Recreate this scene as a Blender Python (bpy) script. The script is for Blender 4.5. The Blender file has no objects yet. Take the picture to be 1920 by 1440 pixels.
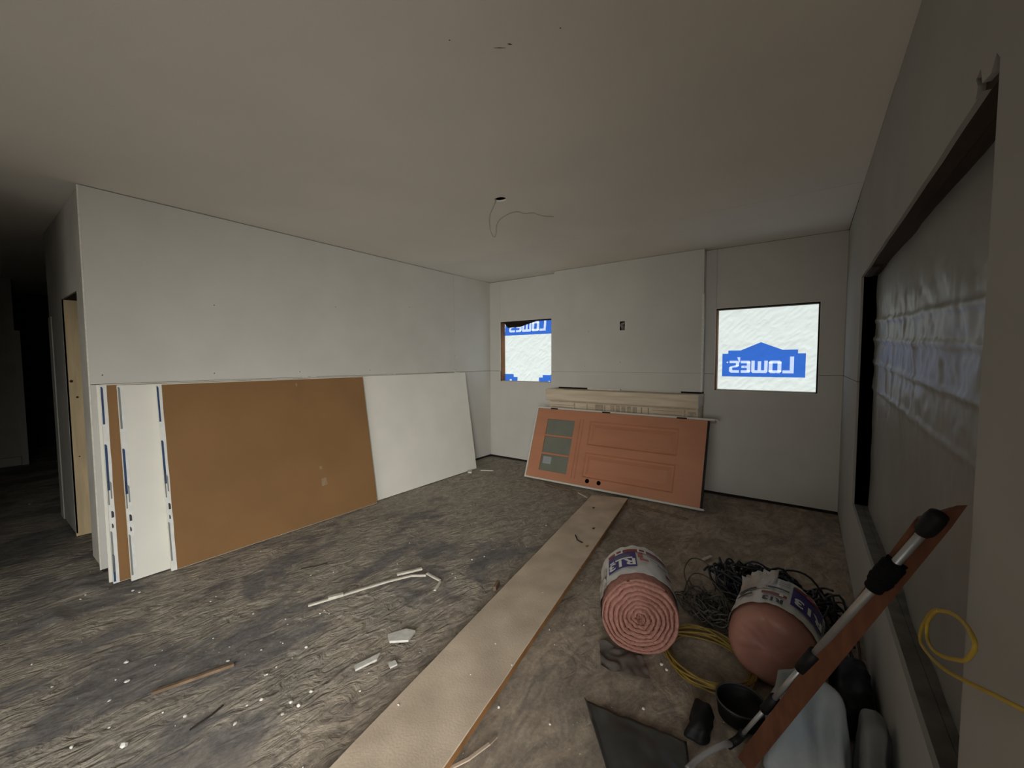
import bpy, bmesh, math, random
import numpy as np
from mathutils import Vector, Matrix, noise

random.seed(7)
rng = np.random.default_rng(7)
S = bpy.context.scene
COL = S.collection
PI = math.pi

# ------------------------------------------------------------------ camera, world, lights, exposure
W, H, YL, YR = 4.358, 2.743, -4.468, -9.2        # right wall, ceiling, end of the left wall, rear wall
cam_d = bpy.data.cameras.new('camera')
cam = bpy.data.objects.new('camera', cam_d)
COL.objects.link(cam)
Rr = Vector((0.80993685, 0.58650181, -0.00423385))
Rd = Vector((0.02942386, -0.04784066, -0.99842151))
Rf = Vector((-0.58577857, 0.8085338, -0.05600506))
M = Matrix.Identity(4)
for i in range(3):
    M[i][0], M[i][1], M[i][2] = Rr[i], -Rd[i], -Rf[i]
M[0][3], M[1][3], M[2][3] = 4.0777, -5.0410, 1.5172
cam.matrix_world = M
cam_d.sensor_width = 36
cam_d.lens = 764.2133 * 36 / 1920
cam_d.clip_start = 0.02
S.camera = cam

world = bpy.data.worlds.new('overcast_sky')
S.world = world
world.use_nodes = True
wn = world.node_tree
wn.nodes.clear()
wo = wn.nodes.new('ShaderNodeOutputWorld')
wb = wn.nodes.new('ShaderNodeBackground')
tc = wn.nodes.new('ShaderNodeTexCoord')
sx = wn.nodes.new('ShaderNodeSeparateXYZ')
cr = wn.nodes.new('ShaderNodeValToRGB')
cr.color_ramp.elements[0].position = 0.48
cr.color_ramp.elements[0].color = (0.10, 0.10, 0.09, 1)
cr.color_ramp.elements[1].position = 0.56
cr.color_ramp.elements[1].color = (0.92, 0.97, 1.0, 1)
ma = wn.nodes.new('ShaderNodeMath'); ma.operation = 'MULTIPLY_ADD'
ma.inputs[1].default_value = 0.5; ma.inputs[2].default_value = 0.5
wn.links.new(tc.outputs['Generated'], sx.inputs[0])
wn.links.new(sx.outputs['Z'], ma.inputs[0])
wn.links.new(ma.outputs[0], cr.inputs[0])
wn.links.new(cr.outputs[0], wb.inputs[0])
wb.inputs[1].default_value = 1.5
wn.links.new(wb.outputs[0], wo.inputs[0])

def daylight(name, loc, direction, w, h, power, color, spread):
    """a patch of bright sky outside an opening, shining along direction"""
    l = bpy.data.lights.new(name, 'AREA')
    l.shape = 'RECTANGLE'; l.size = w; l.size_y = h
    l.energy = power; l.color = color; l.spread = math.radians(spread)
    o = bpy.data.objects.new(name, l)
    COL.objects.link(o)
    z = -Vector(direction).normalized(); x = Vector((0, 0, 1)).cross(z).normalized(); y = z.cross(x)
    m = Matrix((x, y, z)).transposed().to_4x4(); m.translation = loc
    o.matrix_world = m
    return o
# daylight through the open patio doorway in the right wall and an added fill opening in the rear wall, both behind the camera
daylight('doorway_daylight', (W + 0.60, -6.85, 1.30), (-.6, .75, -.25), 1.7, 2.0, 45, (1.0, 0.97, 0.91), 80)
daylight('doorway_sky', (W + 0.80, -6.45, 1.55), (-.8, .35, -.5), 1.7, 2.0, 12, (1.0, 0.97, 0.92), 80)
daylight('rear_fill_light', (3.3, YR - .10, 1.32), (-.35, .9, -.1), 1.9, 1.5, 14, (1.0, 0.97, 0.91), 70)  # added fill light; no rear window is known

vs = S.view_settings
vs.view_transform = 'Standard'
vs.look = 'None'
vs.exposure = 0.0
vs.gamma = 1.0
vs.use_curve_mapping = False
S.cycles.max_bounces = 10
S.cycles.diffuse_bounces = 6
S.cycles.use_denoising = True

# ------------------------------------------------------------------ materials
def mat(name, color, rough=0.8, var=0.0, scale=8.0, bump=0.0, bscale=60.0, spec=0.3, color2=None, stretch=None,
        detail=6.0, metal=0.0, coat=0.0):
    m = bpy.data.materials.new(name)
    m.use_nodes = True
    nt = m.node_tree
    b = nt.nodes['Principled BSDF']
    b.inputs['Roughness'].default_value = rough
    b.inputs['Specular IOR Level'].default_value = spec
    b.inputs['Metallic'].default_value = metal
    b.inputs['Coat Weight'].default_value = coat
    c = tuple(color) + (1,)
    b.inputs['Base Color'].default_value = c
    if var > 0 or color2 or bump > 0:
        t = nt.nodes.new('ShaderNodeTexCoord')
        mp = nt.nodes.new('ShaderNodeMapping')
        nt.links.new(t.outputs['Object'], mp.inputs[0])
        if stretch:
            mp.inputs['Scale'].default_value = stretch
    if var > 0 or color2:
        n = nt.nodes.new('ShaderNodeTexNoise')
        n.inputs['Scale'].default_value = scale
        n.inputs['Detail'].default_value = detail
        r = nt.nodes.new('ShaderNodeValToRGB')
        c2 = color2 or tuple(x * (1 - var) for x in color)
        r.color_ramp.elements[0].position = 0.35
        r.color_ramp.elements[1].position = 0.65
        r.color_ramp.elements[0].color = tuple(c2) + (1,)
        r.color_ramp.elements[1].color = c
        nt.links.new(mp.outputs[0], n.inputs['Vector'])
        nt.links.new(n.outputs['Fac'], r.inputs[0])
        nt.links.new(r.outputs[0], b.inputs['Base Color'])
    if bump > 0:
        n2 = nt.nodes.new('ShaderNodeTexNoise')
        n2.inputs['Scale'].default_value = bscale
        n2.inputs['Detail'].default_value = 5
        bp = nt.nodes.new('ShaderNodeBump')
        bp.inputs['Strength'].default_value = bump
        bp.inputs['Distance'].default_value = 0.01
        nt.links.new(mp.outputs[0], n2.inputs['Vector'])
        nt.links.new(n2.outputs['Fac'], bp.inputs['Height'])
        nt.links.new(bp.outputs[0], b.inputs['Normal'])
    return m

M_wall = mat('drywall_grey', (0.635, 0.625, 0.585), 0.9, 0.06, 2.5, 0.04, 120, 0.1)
M_wallR_dim = mat('drywall_right_dimmed', (0.40, 0.395, 0.375), 0.9, 0.06, 2.5, 0.04, 120, 0.1)  # dim light on the right wall put into a darker drywall colour
M_ceil = mat('drywall_ceiling', (0.82, 0.79, 0.73), 0.9, 0.05, 1.5, 0.04, 120, 0.1)
M_edge = mat('gypsum_edge', (0.80, 0.78, 0.70), 0.9, 0.15, 40)
M_white = mat('drywall_ivory', (0.82, 0.81, 0.74), 0.8, 0.05, 3, 0.03, 90, 0.15)
M_kraft = mat('kraft_paper', (0.27, 0.148, 0.062), 0.75, 0.12, 2.0, 0.05, 150, 0.25)
M_tape = mat('end_tape', (0.82, 0.83, 0.80), 0.6, 0.08, 20)
M_blue = mat('tape_blue_print', (0.035, 0.075, 0.17), 0.6, 0.2, 30)
M_dkprint = mat('dark_print', (0.06, 0.06, 0.06), 0.7, 0.2, 30)
M_frame = mat('dark_framing', (0.02, 0.018, 0.015), 0.9)
M_jambdark = mat('dark_brown_jamb', (0.030, 0.020, 0.014), 0.8, 0.4, 10, 0.2, 50, 0.2)  # very dark brown wood, mottled
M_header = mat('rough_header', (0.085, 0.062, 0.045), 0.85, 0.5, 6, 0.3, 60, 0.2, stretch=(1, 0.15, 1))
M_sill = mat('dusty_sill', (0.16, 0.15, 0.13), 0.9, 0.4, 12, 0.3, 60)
M_pine = mat('pine_stud', (0.80, 0.63, 0.38), 0.75, 0.22, 7, 0.08, 40, 0.25, stretch=(3, 3, 0.35))
M_knot = mat('pine_knot', (0.10, 0.055, 0.03), 0.8, 0.4, 50)
M_amber = mat('amber_jamb_wood', (0.33, 0.15, 0.06), 0.7, 0.4, 14, 0.1, 40, 0.3, stretch=(2, 2, 0.3))
M_plank = mat('dusty_plank', (0.62, 0.515, 0.40), 0.8, 0.0, 3.0, 0.15, 70, 0.25, color2=(0.47, 0.385, 0.295), stretch=(1.6, 1.6, 1))
M_plankedge = mat('plank_orange_edge', (0.34, 0.17, 0.065), 0.75, 0.3, 9, 0.15, 60, 0.3)
M_mantel = mat('whitewashed_wood', (0.72, 0.63, 0.49), 0.7, 0.0, 9, 0.12, 60, 0.25, color2=(0.58, 0.48, 0.36), stretch=(0.25, 1, 3))
M_mcarve = mat('whitewashed_carving', (0.50, 0.42, 0.32), 0.75, 0.3, 25, 0.2, 60, 0.25)
M_door = mat('fir_door', (0.50, 0.22, 0.125), 0.5, 0.10, 5, 0.04, 160, 0.35, stretch=(0.4, 3, 1))
M_doorwhite = mat('door_frame_white', (0.62, 0.60, 0.54), 0.6, 0.05, 9)
M_glassgrey = mat('door_glass', (0.18, 0.19, 0.155), 0.12, 0.12, 5, 0, 60, 0.6)
M_sticker = mat('glass_sticker', (0.33, 0.37, 0.38), 0.6, 0.15, 60)
M_black = mat('black_plastic', (0.009, 0.009, 0.010), 0.55, 0, 8, 0, 60, 0.2)
M_dark = mat('dark_void', (0.006, 0.006, 0.006), 1.0, spec=0.0)
M_foam = mat('black_foam', (0.008, 0.008, 0.009), 0.95, 0.3, 80, 0.4, 150, 0.1)
M_alu = mat('dull_aluminium', (0.42, 0.42, 0.42), 0.42, 0.1, 20, 0.05, 80, 0.5, metal=0.6)
M_redwood = mat('reddish_board', (0.15, 0.060, 0.032), 0.8, 0.35, 10, 0.15, 60, 0.2, stretch=(3, 3, 0.3))
M_batt = mat('pink_batt', (0.45, 0.225, 0.18), 0.95, 0.25, 60, 0.5, 220, 0.1)
M_battgroove = mat('batt_groove_brown', (0.12, 0.05, 0.035), 0.95, 0.25, 60)  # darker brown on the groove faces of the spiral end
M_battfilm = mat('pink_batt_in_film', (0.40, 0.19, 0.145), 0.42, 0.22, 5, 0.35, 18, 0.30)
M_wrap = mat('white_wrapper', (0.70, 0.70, 0.68), 0.45, 0.06, 25, 0.15, 35, 0.4)
M_film = mat('crumpled_film', (0.50, 0.47, 0.44), 0.3, 0.25, 12, 0.3, 30, 0.5)
M_purple = mat('purple_print', (0.055, 0.035, 0.20), 0.5, 0.08, 30)
M_red = mat('red_print', (0.24, 0.045, 0.045), 0.5, 0.15, 30)
M_pink = mat('pink_print', (0.45, 0.14, 0.13), 0.5, 0.2, 60)
M_ink = mat('dark_ink', (0.05, 0.045, 0.055), 0.6)
M_wh = mat('white_print', (0.78, 0.78, 0.78), 0.5)
M_inkgrey = mat('grey_ink', (0.25, 0.26, 0.25), 0.6)
M_cabley = mat('yellow_cable', (0.52, 0.36, 0.045), 0.45, 0.15, 30, 0, 60, 0.4)
M_cableo = mat('ochre_cable', (0.27, 0.18, 0.035), 0.5, 0.3, 20, 0, 60, 0.4)
M_cableg = mat('grey_cable', (0.085, 0.075, 0.06), 0.5, 0.4, 20, 0, 60, 0.4)
M_cableb = mat('black_blue_cable', (0.012, 0.013, 0.022), 0.4, 0.3, 20, 0, 60, 0.5)
M_cabler = mat('maroon_cable', (0.08, 0.018, 0.018), 0.5)
M_cablew = mat('white_cable', (0.30, 0.27, 0.22), 0.5)
M_scrap = mat('gypsum_scrap', (0.62, 0.61, 0.56), 0.9, 0.2, 40)
M_crumb = mat('gypsum_crumb', (0.74, 0.73, 0.69), 0.9, 0.1, 60)
M_vinyl = mat('trim_strip_white', (0.56, 0.53, 0.46), 0.55, 0.15, 15)
M_stick = mat('wood_lath', (0.22, 0.15, 0.095), 0.85, 0.4, 14, 0.2, 60)
M_darkstick = mat('dark_splinter', (0.035, 0.028, 0.022), 0.9, 0.3, 20)
M_tarp = mat('dusty_clear_tarp', (0.060, 0.062, 0.056), 0.35, 0.35, 5, 0.2, 12, 0.45)
M_sack = mat('blue_grey_sack', (0.42, 0.43, 0.42), 0.55, 0.0, 3.5, 0.3, 22, 0.35, color2=(0.22, 0.27, 0.30))
M_sack2 = mat('grey_sack', (0.26, 0.26, 0.25), 0.55, 0.3, 5, 0.3, 22, 0.35)
M_cover = mat('grey_plastic_cover', (0.25, 0.25, 0.235), 0.43, 0.12, 3, 0, 60, 0.55)
M_hall = mat('drywall_hall_grey', (0.46, 0.44, 0.39), 0.9, 0.15, 3, 0.04, 100, 0.1)  # hall boards, a darker grey than the room's drywall
M_baseb = mat('hall_baseboard', (0.45, 0.43, 0.38), 0.7)
M_smudge = mat('torn_paper_pale', (0.36, 0.25, 0.155), 0.9, 0.2, 60)
M_grit = mat('floor_grit', (0.30, 0.27, 0.225), 0.95, 0.4, 30)

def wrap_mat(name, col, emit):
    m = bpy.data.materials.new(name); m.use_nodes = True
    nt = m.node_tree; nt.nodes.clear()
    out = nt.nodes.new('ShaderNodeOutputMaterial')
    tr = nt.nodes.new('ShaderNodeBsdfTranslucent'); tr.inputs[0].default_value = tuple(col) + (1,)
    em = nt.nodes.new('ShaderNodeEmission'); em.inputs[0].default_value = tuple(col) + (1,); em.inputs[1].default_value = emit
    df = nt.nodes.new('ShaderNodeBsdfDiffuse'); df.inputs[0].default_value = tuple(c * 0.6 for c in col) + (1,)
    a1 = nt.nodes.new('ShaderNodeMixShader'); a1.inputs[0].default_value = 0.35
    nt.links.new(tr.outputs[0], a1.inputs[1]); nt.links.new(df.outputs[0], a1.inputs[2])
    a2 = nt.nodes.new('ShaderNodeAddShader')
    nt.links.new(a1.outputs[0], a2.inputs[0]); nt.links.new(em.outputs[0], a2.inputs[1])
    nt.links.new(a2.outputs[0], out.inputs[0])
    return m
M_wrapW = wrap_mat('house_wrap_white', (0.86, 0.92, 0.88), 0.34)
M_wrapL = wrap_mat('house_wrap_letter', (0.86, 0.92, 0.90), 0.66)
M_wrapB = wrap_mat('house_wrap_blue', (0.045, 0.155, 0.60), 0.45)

def floor_mat():
    m = bpy.data.materials.new('dusty_floor'); m.use_nodes = True
    nt = m.node_tree; b = nt.nodes['Principled BSDF']
    b.inputs['Roughness'].default_value = 0.93; b.inputs['Specular IOR Level'].default_value = 0.15
    t = nt.nodes.new('ShaderNodeTexCoord')
    def ns(scale, detail, stretch=None, rotz=0, dist=0.0, rough=0.6):
        mp = nt.nodes.new('ShaderNodeMapping')
        if stretch: mp.inputs['Scale'].default_value = stretch
        mp.inputs['Rotation'].default_value = (0, 0, rotz)
        nt.links.new(t.outputs['Object'], mp.inputs[0])
        n = nt.nodes.new('ShaderNodeTexNoise'); n.inputs['Scale'].default_value = scale
        n.inputs['Detail'].default_value = detail; n.inputs['Distortion'].default_value = dist
        n.inputs['Roughness'].default_value = rough
        nt.links.new(mp.outputs[0], n.inputs['Vector'])
        return n.outputs['Fac']
    def ramp(f, p0, c0, p1, c1):
        r = nt.nodes.new('ShaderNodeValToRGB')
        r.color_ramp.elements[0].position = p0; r.color_ramp.elements[1].position = p1
        r.color_ramp.elements[0].color = tuple(c0) + (1,); r.color_ramp.elements[1].color = tuple(c1) + (1,)
        nt.links.new(f, r.inputs[0]); return r.outputs[0]
    def mix(mode, fac, a, b_):
        x = nt.nodes.new('ShaderNodeMixRGB'); x.blend_type = mode
        if isinstance(fac, float): x.inputs[0].default_value = fac
        else: nt.links.new(fac, x.inputs[0])
        nt.links.new(a, x.inputs[1]); nt.links.new(b_, x.inputs[2]); return x.outputs[0]
    patch = ns(1.7, 7, (1.3, 0.75, 1), -0.35, 0.6)
    sepx = nt.nodes.new('ShaderNodeSeparateXYZ'); nt.links.new(t.outputs['Object'], sepx.inputs[0])
    # floor colour turns paler towards the back wall
    bk = nt.nodes.new('ShaderNodeMapRange'); bk.inputs['From Min'].default_value = -2.9; bk.inputs['From Max'].default_value = -1.3
    bk.inputs['To Max'].default_value = 0.13
    nt.links.new(sepx.outputs['Y'], bk.inputs['Value'])
    pa = nt.nodes.new('ShaderNodeMath'); pa.operation = 'ADD'
    nt.links.new(patch, pa.inputs[0]); nt.links.new(bk.outputs['Result'], pa.inputs[1]); patch = pa.outputs[0]
    wob = nt.nodes.new('ShaderNodeMath'); wob.operation = 'MULTIPLY_ADD'; wob.inputs[1].default_value = 0.9
    nt.links.new(ns(2.2, 4), wob.inputs[0]); nt.links.new(sepx.outputs['X'], wob.inputs[2])
    mr = nt.nodes.new('ShaderNodeMapRange'); mr.inputs['From Min'].default_value = 2.6; mr.inputs['From Max'].default_value = 3.3
    nt.links.new(wob.outputs[0], mr.inputs['Value']); side_mask = mr.outputs['Result']
    base = ramp(patch, 0.43, (0.19, 0.182, 0.176), 0.53, (0.345, 0.315, 0.268))
    brown_tone = ramp(ns(3.1, 7, (1, .8, 1), 0.4, 0.8), 0.36, (0.275, 0.232, 0.188), 0.62, (0.385, 0.33, 0.27))  # browner tone mixed into the right part of the floor
    base = mix('MIX', side_mask, base, brown_tone)
    streak = ramp(ns(7, 7, (1.0, 0.5, 1), -0.42, 2.2), 0.36, (0.72, 0.72, 0.73), 0.64, (1.18, 1.16, 1.12))
    fine = ramp(ns(60, 4, None, 0, 0.3), 0.34, (0.84, 0.84, 0.84), 0.68, (1.14, 1.13, 1.11))
    speck = ramp(ns(170, 2), 0.70, (0, 0, 0), 0.76, (1, 1, 1))
    c = mix('MULTIPLY', 1.0, base, streak)
    c = mix('MULTIPLY', 1.0, c, fine)
    light = nt.nodes.new('ShaderNodeRGB'); light.outputs[0].default_value = (0.42, 0.39, 0.34, 1)
    c = mix('MIX', speck, c, light.outputs[0])
    nt.links.new(c, b.inputs['Base Color'])
    h1 = ns(13, 5, (1.0, 0.45, 1), -0.42, 2.2, 0.5)
    h2 = ns(70, 3, None, 0, 0.5)
    ad = nt.nodes.new('ShaderNodeMath'); ad.operation = 'MULTIPLY_ADD'; ad.inputs[1].default_value = 0.14
    nt.links.new(h2, ad.inputs[0]); nt.links.new(h1, ad.inputs[2])
    pm = nt.nodes.new('ShaderNodeMapRange'); pm.inputs['From Min'].default_value = 0.42; pm.inputs['From Max'].default_value = 0.55
    pm.inputs['To Min'].default_value = 0.18; pm.inputs['To Max'].default_value = 0.85
    nt.links.new(patch, pm.inputs['Value'])
    sm = nt.nodes.new('ShaderNodeMapRange'); sm.inputs['To Min'].default_value = 1.0; sm.inputs['To Max'].default_value = 0.42
    nt.links.new(side_mask, sm.inputs['Value'])
    mm = nt.nodes.new('ShaderNodeMath'); mm.operation = 'MULTIPLY'
    nt.links.new(pm.outputs['Result'], mm.inputs[0]); nt.links.new(sm.outputs['Result'], mm.inputs[1])
    bp = nt.nodes.new('ShaderNodeBump'); nt.links.new(mm.outputs[0], bp.inputs['Strength']); bp.inputs['Distance'].default_value = 0.034
    nt.links.new(ad.outputs[0], bp.inputs['Height']); nt.links.new(bp.outputs[0], b.inputs['Normal'])
    return m
M_floor = floor_mat()

# ------------------------------------------------------------------ helpers
def mesh_obj(name, bm, m, parent=None, smooth=False):
    bm.normal_update()
    me = bpy.data.meshes.new(name)
    bm.to_mesh(me); bm.free()
    ms = m if isinstance(m, (list, tuple)) else [m]
    for x in ms: me.materials.append(x)
    if smooth:
        me.shade_smooth()
    o = bpy.data.objects.new(name, me)
    COL.objects.link(o)
    if parent is not None:
        loc = parent.get('_w', (0, 0, 0))
        me.transform(Matrix.Translation(-Vector(loc)))
        o.parent = parent
        o['_w'] = loc
    return o

def tag(o, label, cat, group=None, kind=None):
    o['label'] = label; o['category'] = cat
    if group: o['group'] = group
    if kind: o['kind'] = kind
    return o

def thing(name, label, cat, loc, group=None):
    o = bpy.data.objects.new(name, None); COL.objects.link(o)
    o.location = loc; o['_w'] = tuple(loc)
    return tag(o, label, cat, group)

def single(name, bm, m, label, cat, group=None, smooth=False):
    xs = [v.co for v in bm.verts]
    lo = Vector((min(c.x for c in xs), min(c.y for c in xs), min(c.z for c in xs)))
    hi = Vector((max(c.x for c in xs), max(c.y for c in xs), max(c.z for c in xs)))
    c = Vector(((lo.x + hi.x) / 2, (lo.y + hi.y) / 2, lo.z))
    o = mesh_obj(name, bm, m, None, smooth)
    o.data.transform(Matrix.Translation(-c)); o.location = c
    o['_w'] = tuple(c)
    return tag(o, label, cat, group)

def struct(name, bm, m, parent=None, smooth=False):
    o = mesh_obj(name, bm, m, parent, smooth)
    if parent is None: o['kind'] = 'structure'
    return o

def box(bm, x0, x1, y0, y1, z0, z1, mx=None):
    r = bmesh.ops.create_cube(bm, size=1.0)
    vs_ = r['verts']
    for v in vs_:
        v.co = Vector((x0 + (v.co.x + .5) * (x1 - x0), y0 + (v.co.y + .5) * (y1 - y0), z0 + (v.co.z + .5) * (z1 - z0)))
        if mx is not None: v.co = mx @ v.co
    return vs_

def nb(): return bmesh.new()

def bx(*a, mx=None):
    bm = nb(); box(bm, *a, mx=mx); return bm

def bevel(bm, w, seg=1):
    bmesh.ops.bevel(bm, geom=bm.edges[:], offset=w, segments=seg, affect='EDGES')
    return bm

def extr(bm, pts, direction, mx=None):
    """solid from a planar outline of 3-D points swept along direction"""
    d = Vector(direction)
    a = [bm.verts.new(Vector(p)) for p in pts]
    f = bm.faces.new(a)
    r = bmesh.ops.extrude_face_region(bm, geom=[f])
    nv = [g for g in r['geom'] if isinstance(g, bmesh.types.BMVert)]
    for v in nv: v.co += d
    if mx is not None:
        for v in a + nv: v.co = mx @ v.co
    bmesh.ops.recalc_face_normals(bm, faces=bm.faces[:])
    return a + nv

def smooth_path(pts, n=6, closed=False):
    P = [Vector(p) for p in pts]; out = []
    N = len(P)
    rngi = range(N if closed else N - 1)
    for i in rngi:
        p0 = P[(i - 1) % N] if (closed or i > 0) else P[i]
        p1, p2 = P[i], P[(i + 1) % N]
        p3 = P[(i + 2) % N] if (closed or i + 2 < N) else P[(i + 1) % N]
        for k in range(n):
            t = k / n
            out.append(0.5 * ((2 * p1) + (-p0 + p2) * t + (2 * p0 - 5 * p1 + 4 * p2 - p3) * t * t + (-p0 + 3 * p1 - 3 * p2 + p3) * t ** 3))
    if not closed: out.append(P[-1].copy())
    return out

def tube(bm, path, r, seg=8, closed=False, flat=1.0):
    P = [Vector(p) for p in path]; N = len(P)
    rr = r if isinstance(r, (list, tuple)) else [r] * N
    rings = []
    prev = None
    for i in range(N):
        a = P[(i - 1) % N] if (closed or i > 0) else P[i]
        b = P[(i + 1) % N] if (closed or i < N - 1) else P[i]
        t = (b - a)
        if t.length < 1e-9: t = Vector((0, 0, 1))
        t.normalize()
        if prev is None:
            u = t.orthogonal().normalized()
        else:
            u = prev - t * prev.dot(t)
            u = u.normalized() if u.length > 1e-6 else t.orthogonal().normalized()
        prev = u
        v = t.cross(u)
        rings.append([bm.verts.new(P[i] + (u * math.cos(2 * PI * k / seg) + v * math.sin(2 * PI * k / seg) * flat) * rr[i]) for k in range(seg)])
    for i in range(N if closed else N - 1):
        A, B = rings[i], rings[(i + 1) % N]
        for k in range(seg):
            bm.faces.new((A[k], A[(k + 1) % seg], B[(k + 1) % seg], B[k]))
    if not closed:
        bm.faces.new(rings[0][::-1]); bm.faces.new(rings[-1])
    return bm

def cyl(bm, a, b, r, seg=20, r2=None):
    return tube(bm, [a, b], [r, r if r2 is None else r2], seg)

def text_bm(body, size, offset=0.0, extrude=0.0, shear=0.0):
    cu = bpy.data.curves.new('txt', 'FONT')
    cu.body = body; cu.size = size; cu.offset = offset; cu.extrude = extrude; cu.shear = shear
    cu.resolution_u = 4
    o = bpy.data.objects.new('txt', cu)
    COL.objects.link(o)
    dg = bpy.context.evaluated_depsgraph_get()
    me = bpy.data.meshes.new_from_object(o.evaluated_get(dg))
    bm = nb(); bm.from_mesh(me)
    bpy.data.objects.remove(o); bpy.data.meshes.remove(me); bpy.data.curves.remove(cu)
    return bm

def fbm(x, y, seed=0, octv=4):
    """vectorised value noise in numpy"""
    def vn(x, y, s):
        xi = np.floor(x).astype(np.int64); yi = np.floor(y).astype(np.int64)
        xf = x - xi; yf = y - yi
        u = xf * xf * (3 - 2 * xf); v = yf * yf * (3 - 2 * yf)
        def h(a, b):
            n = (a * 374761393 + b * 668265263 + s * 982451653) & 0x7fffffff
            n = ((n ^ (n >> 13)) * 1274126177) & 0x7fffffff
            return ((n ^ (n >> 16)) & 0xffff) / 65535.0
        return (h(xi, yi) * (1 - u) + h(xi + 1, yi) * u) * (1 - v) + (h(xi, yi + 1) * (1 - u) + h(xi + 1, yi + 1) * u) * v
    r = 0; a = 1; tot = 0
    for k in range(octv):
        r = r + a * vn(x * 2 ** k, y * 2 ** k, seed + k * 17); tot += a; a *= 0.5
    return r / tot * 2 - 1

def grid_obj(name, xs, ys, fz, m, parent=None):
    """height-field mesh over a (possibly uneven) grid"""
    X, Y = np.meshgrid(xs, ys)
    Z = fz(X, Y)
    nx, ny = len(xs), len(ys)
    co = np.stack([X, Y, Z], -1).reshape(-1, 3)
    i = np.arange(nx * ny).reshape(ny, nx)
    f = np.stack([i[:-1, :-1], i[:-1, 1:], i[1:, 1:], i[1:, :-1]], -1).reshape(-1, 4)
    me = bpy.data.meshes.new(name)
    me.from_pydata(co.tolist(), [], f.tolist())
    me.materials.append(m); me.shade_smooth()
    o = bpy.data.objects.new(name, me); COL.objects.link(o)
    if parent is not None: o.parent = parent
    return o

# ------------------------------------------------------------------ floor
def floor_h(X, Y):
    ca, sa = math.cos(0.42), math.sin(0.42)
    U = X * ca + Y * sa; V = -X * sa + Y * ca
    vis = np.clip((X + 2.0) / 1.5, 0, 1) * np.clip((5.6 + Y) / .5, 0, 1)
    z = 0.004 * fbm(X * 1.6, Y * 1.6, 3)
    wx = X + .10 * fbm(X * 3, Y * 3, 9); wy = Y + .10 * fbm(X * 3 + 7, Y * 3, 19)
    U = wx * ca + wy * sa; V = -wx * sa + wy * ca
    zone = np.clip(fbm(X * .9, Y * .9, 21) * 1.6 + .5, 0.08, 1) * (1 - .6 * np.clip((X - 2.4) / .6, 0, 1))
    r = 1 - np.abs(fbm(U * 10, V * 3.2, 5, 2)) * 2
    z = z + 0.0075 * (np.clip(r, 0, 1) ** 3 - .35) * zone * vis
    r2 = 1 - np.abs(fbm(wx * 13, wy * 10, 31, 2)) * 2
    z = z + 0.0050 * (np.clip(r2, 0, 1) ** 4 - .25) * zone * vis
    z = z + 0.0016 * fbm(X * 34, Y * 34, 35, 1) * vis * zone
    pile = np.exp(-(((X - .12) / .22) ** 2 + ((Y + 4.56) / .10) ** 2)) * (0.018 + 0.02 * fbm(X * 12, Y * 12, 41))
    lump = np.exp(-(((X - .50) / .12) ** 2 + ((Y + 4.73) / .05) ** 2)) * 0.02
    return np.minimum(z, 0.008) - 0.005 + pile + lump
xs = np.concatenate([np.arange(-7.2, -2.0, .25), np.arange(-2.0, 4.37, .0155), [4.4, 4.6]])
ys = np.concatenate([np.arange(-9.4, -5.3, .25), np.arange(-5.3, 0.02, .0155), [0.1, 0.3]])
floor = grid_obj('floor', xs, ys, floor_h, M_floor)
floor['kind'] = 'structure'
bm = nb()
gv = []
for k in range(4200):
    x = random.uniform(-0.3, 4.3); y = random.uniform(-5.0, -0.05)
    if noise.noise((x * 1.3, y * 1.3, 4.0)) < -0.05: continue
    s = random.uniform(.0012, .0042)
    a = random.uniform(0, 6.28)
    z = 0.003
    q = [Vector((x + s * math.cos(a + j * 2.1) * random.uniform(.7, 1.5), y + s * math.sin(a + j * 2.1) * random.uniform(.7, 1.5), z)) for j in range(3)]
    q.append(Vector((x, y, z + s * 1.1)))
    v = [bm.verts.new(p) for p in q]
    for f in ((0, 1, 3), (1, 2, 3), (2, 0, 3)): bm.faces.new([v[j] for j in f])
o = mesh_obj('grit', bm, M_grit, floor); o['kind'] = 'stuff'

# ------------------------------------------------------------------ ceiling
bm = nb(); box(bm, -7.2, 4.6, -9.4, 0.3, H + .0135, H + .25)
ceil = struct('ceiling', bm, M_frame)
HX, HY, HR = 2.152, -2.525, 0.050
JY = -1.28                                         # joint between the first row of sheets and the rest
T = .013
def ceil_sheet(outline):
    bm = nb(); extr(bm, [(x, y, H) for x, y in outline], (0, 0, T))
    return struct('drywall_sheet', bm, M_ceil, ceil)
ceil_sheet([(-.1, 0), (-.1, JY - .00), (2.75, JY), (4.358, JY), (4.358, 0)])
half = [(HX + HR * math.cos(a), HY + HR * .8 * math.sin(a)) for a in np.linspace(0, PI, 13)]
J2 = JY - .0045
ceil_sheet([(-.1, J2 + .002), (-.1, HY)] + [(HX - HR, HY)] + half[::-1][1:-1] + [(HX + HR, HY), (4.358, HY), (4.358, J2), (2.75, J2), (2.7, J2 + .002)])
lower = [(HX + HR * math.cos(a), HY - HR * .8 * math.sin(a)) for a in np.linspace(0, PI, 13)]
ceil_sheet([(-7.2, HY)] + [(HX - HR, HY)] + lower[::-1][1:-1] + [(HX + HR, HY), (4.6, HY), (4.6, -9.4), (-7.2, -9.4)])
ceil_sheet([(-7.2, 0), (-.1, 0), (-.1, HY), (-7.2, HY)])
bm = nb(); cyl(bm, (HX, HY, H + .012), (HX, HY, H + .0138), HR * 1.25, 24); struct('fixture_hole', bm, M_dark, ceil)
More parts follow.
